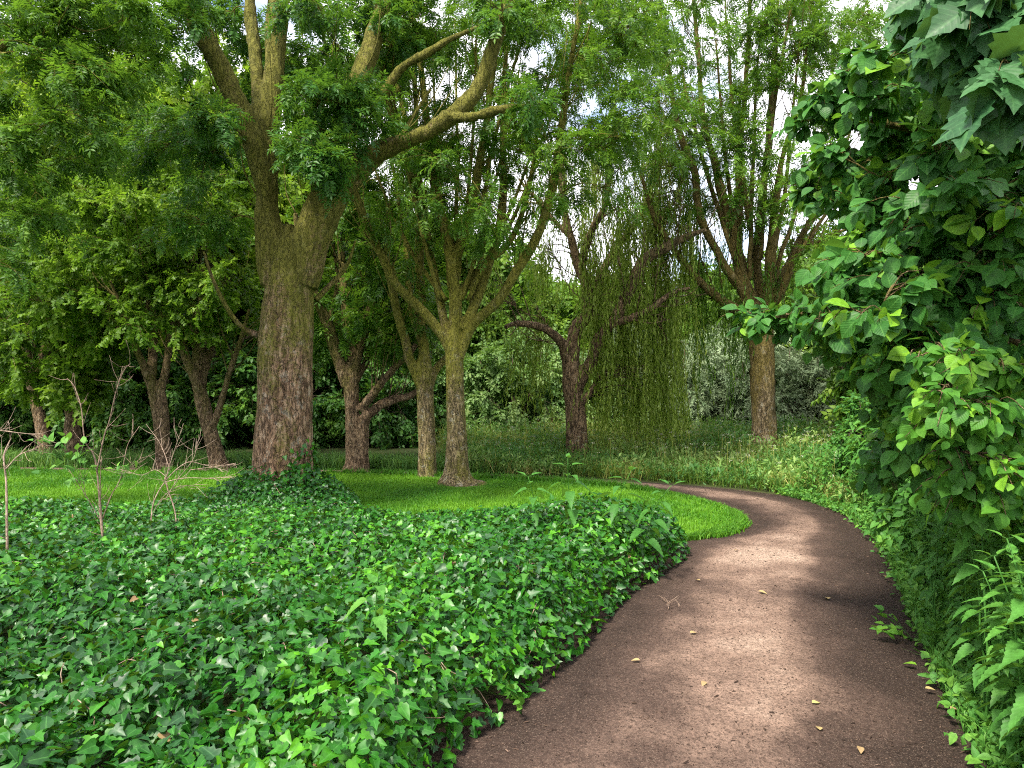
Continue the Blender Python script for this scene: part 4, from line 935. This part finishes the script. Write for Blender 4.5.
# distant wood closing the view
mb = MB(); n = 26000
ang = rng.uniform(-1.15, 1.05, n); rr = rng.uniform(36, 46, n)
x = rr * np.sin(ang); y = rr * np.cos(ang)
top = np.interp(x / y * F + CX, [-900, 0, 230, 330, 480, 700, 900, 1100, 2000], [17, 16, 14, 8.5, 6.2, 6, 7.5, 10, 14]) + (fbm(np.column_stack([x, y]) * .35, 71) - .5) * 5
z = top * rng.uniform(0, 1, n) ** .8
pos = np.column_stack([x, y, z]); d = rnd(n) - [0, 0, .3]
cl = fbm(pos * .5, 73)
put_sprays(mb, 'broad', pos, d, np.array([0, -.4, 1.]) + rnd(n, .4), rng.uniform(.9, 1.5, n), np.clip(.35 + (cl - .5) * 1.2 + rng.normal(0, .08, n), 0, 1))
tag(mb.build('distant_wood', MAT['leaf_far']), 'distant mass of green woodland closing off the view', 'woodland', kind='stuff')

# ------------------------------------------------------------------ LONG GRASS beyond the path
mb, mb2, mb3 = MB(), MB(), MB()
mead = smooth_closed([(4.2, 8.6), (4.15, 9.7), (3.8, 10.4), (3.2, 11.0), (2.4, 11.5), (1.0, 12.1), (-.8, 12.7), (-1.2, 13.4), (-1.5, 17.5), (2, 19), (9, 18), (8, 13), (6, 10), (5, 8.6)], 4)
n = 80000; p = sample_poly(mead, n); f = fbm(p * .6, 81); yy = p[:, 1]
h = (.10 + .55 * f ** 1.3 + .35 * np.clip((yy - 13.5) / 3, 0, 1)) * rng.uniform(.45, 1.2, n); t_ = np.clip(.45 + (fbm(p * .9, 83) - .5) * 2.2 + rng.normal(0, .15, n), 0, 1)
sel = rng.random(n) < .45 + (fbm(p * .5, 87) - .5) * 1.6
P3 = np.column_stack([p, np.full(n, -.01)])
blades(mb, P3[sel], h[sel] * 1.1, rng.uniform(.003, .006, sel.sum()), rng.uniform(.2, 1.5, sel.sum()), np.clip(t_[sel] + rng.normal(0, .18, sel.sum()), 0, 1))
ns = (~sel).sum(); q = P3[~sel]; q = np.repeat(q[:ns // 2], 3, 0); q[:, 2] = rng.uniform(.02, 1., len(q)) * np.repeat(h[~sel][:ns // 2], 3) * 1.0
put(mb2, RHOMB, q, rnd(len(q), .7) + [0, 0, .5], np.array([0, 0, 1.]) + rnd(len(q), .5), rng.uniform(.06, .13, len(q)), np.clip(np.repeat(t_[~sel][:ns // 2], 3) + rng.normal(0, .1, len(q)), 0, 1))
# fringe beyond the lawn on the left
kk = 14000; x = rng.uniform(-13, 0, kk); y = np.interp(x, [-14, -8, -3.4, -.8], [13.5, 13.3, 13.0, 12.5]) + np.abs(rng.normal(0, .7, kk)) + .05
blades(mb2, np.column_stack([x, y, 0 * x]), rng.uniform(.08, .4, kk), rng.uniform(.006, .012, kk), rng.uniform(.2, 1., kk), np.clip(rng.normal(.35, .2, kk), 0, 1))
# cow parsley and seed heads
for k in range(650):
    c = sample_poly(mead, 1)[0]
    hh = rng.uniform(.35, .75); e = np.array([c[0] + rng.normal(0, .06), c[1] + rng.normal(0, .06), hh])
    tube(mb, [(c[0], c[1], 0), e], [.003, .002], 2, 3, tint=.6)
    m = 14; a = rng.uniform(0, 6.28, m); r_ = rng.uniform(.0, .05, m)
    pos = e + np.column_stack([r_ * np.cos(a), r_ * np.sin(a), rng.normal(0, .006, m)])
    put(mb3, RHOMB, pos, rnd(m), np.array([0, 0, 1.]) + rnd(m, .3), rng.uniform(.012, .022, m), rng.random(m))
g_ = tag(mb.build('long_grass', MAT['tall_grass']), 'long seeding meadow grass beyond the path bend', 'grass', kind='stuff')
tag(mb2.build('meadow_weeds', MAT['meadow_green']), 'leafy green meadow weeds mixed through the long grass', 'weeds', kind='stuff')
tag(mb3.build('meadow_flowers', MAT['flower']), 'tiny cream flower heads dotted over the long grass', 'flowers', kind='stuff')

# ------------------------------------------------------------------ NETTLES
def nettle(name, label, loc, h, lean=(0, 0), leaf=.11, n_pair=9, tint=0., group=None, mat='leaf_nettle', cat='plant'):
    root = thing(name, label, cat, loc, group); st, lf = MB(), MB()
    u = np.linspace(0, 1, 6)
    P = np.column_stack([lean[0] * u ** 2 * h, lean[1] * u ** 2 * h, u * h]) + np.column_stack([rng.normal(0, .012, (6, 2)), np.zeros(6)])
    P[0] = 0, 0, -.03
    Q, _ = tube(st, P, [.005, .004, .0025], 14, 5)
    S = spline(P, 60); pos, d, sc, tn = [], [], [], []
    a0 = rng.uniform(0, 3.1)
    for k in range(n_pair):
        f = .12 + .88 * (k / (n_pair - 1)) ** .75; b = S[int(f * 59)]; a = a0 + k * math.pi / 2
        for s_ in (0, math.pi):
            aa = a + s_ + rng.normal(0, .15); o = np.array([math.cos(aa), math.sin(aa), 0])
            size = leaf * np.interp(f, [0, .3, .8, 1], [.85, 1.05, .95, .5]) * rng.uniform(.85, 1.15); pl_ = size * .3
            e = b + o * pl_ + [0, 0, pl_ * .35]; tube(st, [b, e], [.0015, .001], 2, 3)
            pos.append(e); d.append(o + [0, 0, np.interp(f, [0, .8, 1], [-.55, -.25, .6]) + rng.normal(0, .15)]); sc.append(size); tn.append(np.clip(.42 + tint + .3 * (f - .5) + rng.normal(0, .08), 0, 1))
    n = len(pos); put(lf, NETTLE, np.array(pos), np.array(d), np.array([0, 0, 1.]) + rnd(n, .15), np.array(sc), np.array(tn))
    st.build('stem', MAT['leaf_nettle']).parent = root; lf.build('foliage', MAT[mat]).parent = root
    return root
NET = [nettle('nettle', 'tall stinging nettle with toothed leaves in the bank right of the path', (0, 0, 0), hh, (rng.normal(0, .12), rng.normal(0, .12)), lf_, n_, group='nettles along the right edge of the path') for hh, lf_, n_ in ((1.15, .115, 14), (.95, .11, 12), (.75, .105, 11), (1.3, .115, 15), (.55, .095, 9), (.85, .115, 11))]
spots = []
def edge_at(y): return np.interp(y, ER[:130, 1], ER[:130, 0])
for k in range(34):
    y = rng.uniform(1.75, 3.3); spots.append((edge_at(y) + rng.uniform(-.02, .45), y, rng.uniform(.2, .75)))
for k in range(60):
    y = rng.uniform(3.8, 9.2); spots.append((edge_at(y) + rng.uniform(.12, .8), y, 1.3))
for k in range(195):
    y = 1.7 + 8.2 * rng.random() ** 1.6; off = rng.uniform(.02, 1.0) ** 1.2
    spots.append((edge_at(y) + off * 1.15 + .02, y, off))
for k, (x, y, off) in enumerate(spots):
    w = [4, 2, 5, 1, 0, 3][min(5, int(off * 4.5 + rng.uniform(0, 1.6)))] if off < 1.2 else (0, 3)[k % 2]
    sc_ = rng.uniform(.95, 1.25) * (1 + .3 * off * (y > 2.6)) * np.interp(y, [2, 4, 9], [1, .92, .8])
    if k < 6:
        j = k; NET[j].location = (x, y, 0); NET[j].rotation_euler = (0, 0, rng.uniform(0, 6.28)); continue
    copy_tree(NET[w], (x, y, 0), rng.uniform(0, 6.28), sc_)
# ground weeds at the foot of the bank
mb = MB(); n = 9000
y = 1.8 + 9. * rng.random(n); o = np.where(rng.random(n) < .07, -np.abs(rng.normal(0, .05, n)), np.abs(rng.normal(0, .28, n))); x = edge_at(y) + o - .04 + .08 * (fbm(np.column_stack([y * 2, 0 * y]), 91) - .5)
z = rng.uniform(.01, .10 + .25 * np.clip(o, 0, 1), n)
put(mb, OVATE, np.column_stack([x, y, z]), rnd(n, .7) + [-.4, 0, .1], np.array([-.2, -.2, 1.]) + rnd(n, .4), rng.uniform(.03, .07, n), np.clip(rng.normal(.55, .18, n), 0, 1))
kk = 5000; y = 1.8 + 8.5 * rng.random(kk); x = edge_at(y) + np.abs(rng.normal(0, .25, kk)) - .08
blades(mb, np.column_stack([x, y, 0 * x]), rng.uniform(.05, .22, kk), rng.uniform(.002, .004, kk), rng.uniform(.3, 1., kk), rng.uniform(.4, .9, kk))
tag(mb.build('verge_weeds', MAT['leaf_nettle']), 'low weeds and grass tufts along the foot of the nettle bank', 'weeds', kind='stuff')

# bright dogwood shoots among the nettles
t = Tree('dogwood_shrub', 'bright yellowish green round leaved shrub between the lime tree and the nettles', 'shrub', (3.1, 3.35, 0), 'bark_brown', 'leaf_dogwood', 'broad', .2)
for k in range(7):
    a = k * .9; t.limb([(3.1, 3.35, -.05), (3.0 + .25 * math.cos(a), 3.3 + .25 * math.sin(a), .8), (2.75 + .5 * math.cos(a), 3.2 + .4 * math.sin(a), 1.6 + .2 * math.sin(k * 3))], [.03, .02, .006], core=k < 3, sides=6)
for z_ in ((985, 390, 45, 40, 8, 3.2), (955, 450, 45, 50, 10, 3.2), (1000, 470, 30, 60, 8, 3.1), (960, 520, 40, 30, 5, 3.2), (1020, 420, 25, 60, 5, 3.0)):
    lz(t, *z_[:6], .3, .2, BROAD, .058, tint=.05, young=.24)
t.finish(disp=.006)

# nettles standing in the ivy
def ih(x, y): return float(ivy_h(np.array([[x, y]]))[0])
n1 = nettle('nettle', 'tallest nettle standing out of the far end of the ivy', (.50, 5.75, .0), 1.0, (-.05, -.1), .19, 11, -.25)
n2 = nettle('nettle', 'broad leaved dark nettle at the right of the tallest one in the ivy', (.78, 5.75, .0), .9, (.2, -.1), .19, 10, -.28)
n3 = nettle('nettle', 'drooping nettle at the right end of the clump in the ivy', (1.02, 5.65, .0), .80, (.3, -.15), .19, 9, -.28)
n4 = nettle('nettle', 'single pale nettle in the middle of the ivy carpet', (-.66, 3.35, .0), .72, (.05, -.12), .15, 8, .0)
n5 = nettle('nettle', 'short nettle left of the tallest one in the ivy', (.26, 6.0, .0), .82, (-.15, -.1), .17, 10, -.2)
n6 = nettle('nettle', 'pale nettle tip showing at the right of the ivy middle', (.05, 4.2, .0), .55, (.1, -.1), .13, 6, -.05)

# ------------------------------------------------------------------ BARE TWIGS on the left
def twiggy(name, label, base, lines, Y, mat, leaves=(), cat='plant', part='stem'):
    root = thing(name, label, cat, base)
    for pts, r, dep in lines:
        mb = MB(); n = len(pts); dd = np.interp(np.linspace(0, 1, n), np.linspace(0, 1, len(dep)), dep)
        P = np.array([at(x, y, Y + q) for (x, y), q in zip(pts, dd)]) - base
        Q, _ = tube(mb, P, [q * .75 for q in r], max(12, n * 5), 6, wob=.03)
        for k in range(int(5 + 2 * len(pts))):
            if r[0] < .003: break
            i = rng.integers(4, len(Q) - 1); d = unit(unit(Q[i] - Q[i - 1]) + rnd(1, .7)[0]); l_ = rng.uniform(.04, .2); tube(mb, [Q[i], Q[i] + d * l_ * .5 + rng.normal(0, .01, 3), Q[i] + d * l_ + [0, 0, .02]], [.0018, .0014, .0008], 6, 4)
        mb.build(part, MAT[mat]).parent = root
    if leaves:
        lf = MB()
        for (px_, py_, n, L, spread) in leaves:
            c = at(px_, py_, Y) - base
            pos = c + rnd(n, spread); d = rnd(n, .6) + [0, 0, .2]
            for q in pos: tube(lf, [c - [0, 0, spread], q], [.0015, .001], 3, 3, tint=.5)
            put(lf, OVATE, pos, d, np.array([0, -.3, 1.]) + rnd(n, .3), L * rng.uniform(.7, 1.2, n), np.clip(rng.normal(.55, .15, n), 0, 1))
        lf.build('foliage', MAT['leaf_nettle']).parent = root
    return root
Y = 5.2; b = at(106, 590, Y); b[2] = 0
twiggy('bare_sapling', 'tall bare twiggy sapling with a few fresh leaves standing in the ivy at left', b, [
    ([(106, 598), (104, 560), (100, 519), (95, 461), (86, 440), (83, 408), (76, 387), (68, 379)], [.012, .010, .007, .0045, .003], [0, .1, .2]),
    ([(97, 470), (105, 437), (110, 423), (116, 394), (124, 372), (131, 363)], [.007, .005, .003], [.05, -.1]),
    ([(102, 520), (112, 495), (121, 478), (127, 447), (139, 428)], [.006, .004, .0025], [.1, .2]),
    ([(103, 545), (102, 500), (104, 455)], [.006, .004, .002], [0, -.1]),
    ([(100, 520), (84, 492), (70, 470)], [.005, .003, .002], [.1, .15]),
    ([(121, 478), (132, 465), (143, 458)], [.003, .002, .0015], [.2, .2])], Y, 'twig',
    [(62, 448, 16, .085, .09), (85, 470, 10, .07, .07), (50, 462, 9, .075, .06), (122, 470, 7, .06, .05), (78, 452, 7, .07, .05)], 'sapling')
Y = 5.8; b = at(172, 560, Y); b[2] = 0
twiggy('dead_brush', 'tangle of pale dead twigs in front of the lawn left of the big trunk', b, [
    ([(174, 560), (176, 519), (168, 490), (165, 478)], [.009, .007, .006], [0, .1]),
    ([(152, 545), (152, 507), (165, 482), (186, 464), (205, 466), (228, 471)], [.007, .006, .004, .0025], [0, .2]),
    ([(165, 482), (172, 455), (183, 422)], [.005, .004, .002], [0, -.1]),
    ([(168, 478), (155, 470), (141, 475), (125, 470)], [.004, .003, .002], [0, .1]),
    ([(190, 470), (215, 466), (235, 462)], [.004, .003, .002], [.1, .1]),
    ([(165, 482), (185, 478), (212, 478), (232, 476)], [.005, .004, .002], [0, -.1]),
    ([(170, 470), (160, 445), (146, 425)], [.004, .003, .0015], [0, .2]),
    ([(165, 500), (176, 480), (192, 458), (196, 440)], [.004, .003, .002], [0, .1]),
    ([(150, 520), (160, 500), (178, 486), (205, 487)], [.004, .003, .002], [.1, .0])], Y, 'deadwood', [], 'dead brush')
Y = 4.9; b = at(8, 570, Y); b[2] = 0
twiggy('dead_branch', 'grey broken branch sticking out of the ivy at the left edge', b, [
    ([(8, 580), (7, 520), (5, 480), (3, 455), (11, 438)], [.012, .01, .008, .004], [0, .1]),
    ([(5, 470), (18, 456), (32, 450), (43, 444)], [.006, .004, .002], [.05, .1]),
    ([(-30, 432), (-8, 430), (15, 432), (36, 434)], [.007, .005, .002], [.1, .1]),
    ([(-20, 455), (-8, 436), (5, 428)], [.006, .004, .002], [.1, .1])], Y, 'deadwood', [], 'dead branch')
for k, (px_, py_, hh, Y) in enumerate(((200, 505, .5, 6.2), (135, 510, .45, 6.0), (45, 520, .5, 5.6), (20, 505, .45, 6.2), (230, 500, .35, 6.6))):
    q = at(px_, py_, Y)
    nettle('weed', ['leafy weed beside the tangle of dead twigs', 'leafy weed between the sapling and the tangle of dead twigs', 'leafy weed left of the bare sapling', 'leafy weed beside the grey broken branch', 'small leafy weed just left of the ivy mound'][k], (q[0], Y, 0), hh, (rng.normal(0, .2), 0), .08, 7, .1)

# ------------------------------------------------------------------ SMALL THINGS ON THE PATH
def path_z(x, y): return .034
FL = [(758, 597, 'pale'), (828, 605, 'pale'), (690, 640, ''), (917, 673, 'green'), (925, 697, ''), (950, 718, ''), (820, 740, ''), (705, 690, ''), (860, 757, ''), (735, 555, ''), (885, 582, ''), (955, 686, 'green'), (812, 712, ''), (640, 668, ''), (700, 586, '')]
def fallen(px_, py_, w):
    x, y = gp(px_, py_); mb = MB()
    put(mb, OVATE, np.array([[0, 0, 0.]]), np.array([[rng.normal(), rng.normal(), .02]]), np.array([[.1, -.1, 1.]]), np.array([.07 if w else .05]), np.array([.9 if w == 'green' else .6 if w else rng.uniform(.3, .9)]))
    o = mb.build('fallen_leaf', MAT['leaf_dogwood'] if w == 'green' else MAT['dry_leaf']); o.location = (x, y, .045)
    lab = {'green': 'fresh green leaf fallen on the dark right side of the path', 'pale': 'pale dry leaf lying on the middle of the path', '': 'small yellowish dry leaf lying on the brown path'}[w]
    tag(o, lab, 'leaf', {'green': 'green fallen leaves', 'pale': 'pale fallen leaves', '': 'small dry fallen leaves'}[w])
for f_ in FL: fallen(*f_)
x, y = gp(672, 610); root = thing('twig_bundle', 'little heap of grey dead twigs on the bare soil beside the ivy', 'twigs', (x, y, .01))
for k in range(7):
    mb = MB(); a = rng.uniform(-.6, .9); L = rng.uniform(.1, .2); c = np.array([rng.normal(0, .05), rng.normal(0, .08), .015 + .01 * k])
    d = np.array([math.sin(a), math.cos(a), .15]); tube(mb, [c - d * L / 2, c + rng.normal(0, .01, 3), c + d * L / 2], [.003, .0025, .0015], 8, 5); mb.build('twig', MAT['twig']).parent = root
def sprig(px_, py_, n, r, label):
    x, y = gp(px_, py_); root = thing('weed_sprig', label, 'weed', (x, y, .0)); lf, st = MB(), MB()
    for k in range(n):
        a = rng.uniform(0, 6.28); L = r * rng.uniform(.5, 1); e = np.array([L * math.cos(a) - .1 * r, L * math.sin(a), rng.uniform(.05, .16)])
        tube(st, [(0, 0, 0), e * .6 + [0, 0, .03], e], [.002, .0015, .001], 5, 3)
        m = 4; pos = np.array([e * q for q in np.linspace(.4, 1, m)]) + [0, 0, .02]
        put(lf, OVATE, pos, rnd(m, .6) + e * 4, np.array([0, 0, 1.]) + rnd(m, .3), rng.uniform(.04, .07, m), np.clip(rng.normal(.5, .15, m), 0, 1))
    st.build('stem', MAT['leaf_nettle']).parent = root; lf.build('foliage', MAT['leaf_dogwood']).parent = root
sprig(915, 643, 12, .26, 'straggling green weed creeping onto the dark right side of the path')
sprig(945, 660, 7, .18, 'little green weed nearest the nettles on the right side of the path')
sprig(962, 690, 5, .12, 'smallest green weed at the lower right edge of the path')
sprig(522, 718, 4, .09, 'tiny green weed at the foot of the ivy beside the path')

# ------------------------------------------------------------------ CAMERA, LIGHT, SKY
cam = bpy.data.cameras.new('camera'); co = bpy.data.objects.new('camera', cam); COL.objects.link(co)
cam.sensor_width = 36; cam.lens = F / 1024 * 36; cam.clip_start = .05; cam.clip_end = 1000
co.location = (0, 0, H); co.rotation_euler = (math.radians(90), 0, 0); scene.camera = co

AZ, EL_ = math.radians(-140), math.radians(56)
sd = Vector((math.sin(AZ) * math.cos(EL_), math.cos(AZ) * math.cos(EL_), math.sin(EL_)))
sun = bpy.data.lights.new('sun', 'SUN'); sun.energy = 4.6; sun.angle = math.radians(9.0); sun.color = (1, .93, .80)
so = bpy.data.objects.new('sun', sun); COL.objects.link(so); so.rotation_euler = sd.to_track_quat('Z', 'Y').to_euler(); so.location = (-20, 20, 40)

w = bpy.data.worlds.new('World'); scene.world = w; w.use_nodes = True
nt = w.node_tree; nt.nodes.clear(); L = nt.links.new
out = nt.nodes.new('ShaderNodeOutputWorld'); bg = node(nt, 'ShaderNodeBackground', Strength=.15)
sky = nt.nodes.new('ShaderNodeTexSky'); sky.sky_type = 'NISHITA'; sky.sun_disc = False; sky.sun_elevation = EL_; sky.sun_rotation = AZ
tc = nt.nodes.new('ShaderNodeTexCoord'); mp = node(nt, 'ShaderNodeMapping'); mp.inputs['Scale'].default_value = (1, 1, 2.2); L(tc.outputs['Generated'], mp.inputs[0])
nz = node(nt, 'ShaderNodeTexNoise', Scale=3.2, Detail=6., Roughness=.55); L(mp.outputs[0], nz.inputs['Vector'])
cl = ramp(nt, [(.32, 0.), (.50, 1.)], nz.outputs['Fac']).outputs[0]
L(mix(nt, math_(nt, 'MULTIPLY', cl, .92), sky.outputs[0], (7.6, 7.4, 7.7)), bg.inputs['Color']); L(bg.outputs[0], out.inputs[0])

vs = scene.view_settings; vs.view_transform = 'Standard'; vs.look = 'None'; vs.exposure = 1.12; vs.gamma = 1
c = scene.cycles
c.max_bounces = 12; c.diffuse_bounces = 7; c.glossy_bounces = 2; c.transmission_bounces = 8; c.transparent_max_bounces = 4
c.sample_clamp_indirect = 6; c.use_adaptive_sampling = True; c.adaptive_threshold = .02
c.use_denoising = False; c.pixel_filter_type = 'BLACKMAN_HARRIS'; c.filter_width = 1.1
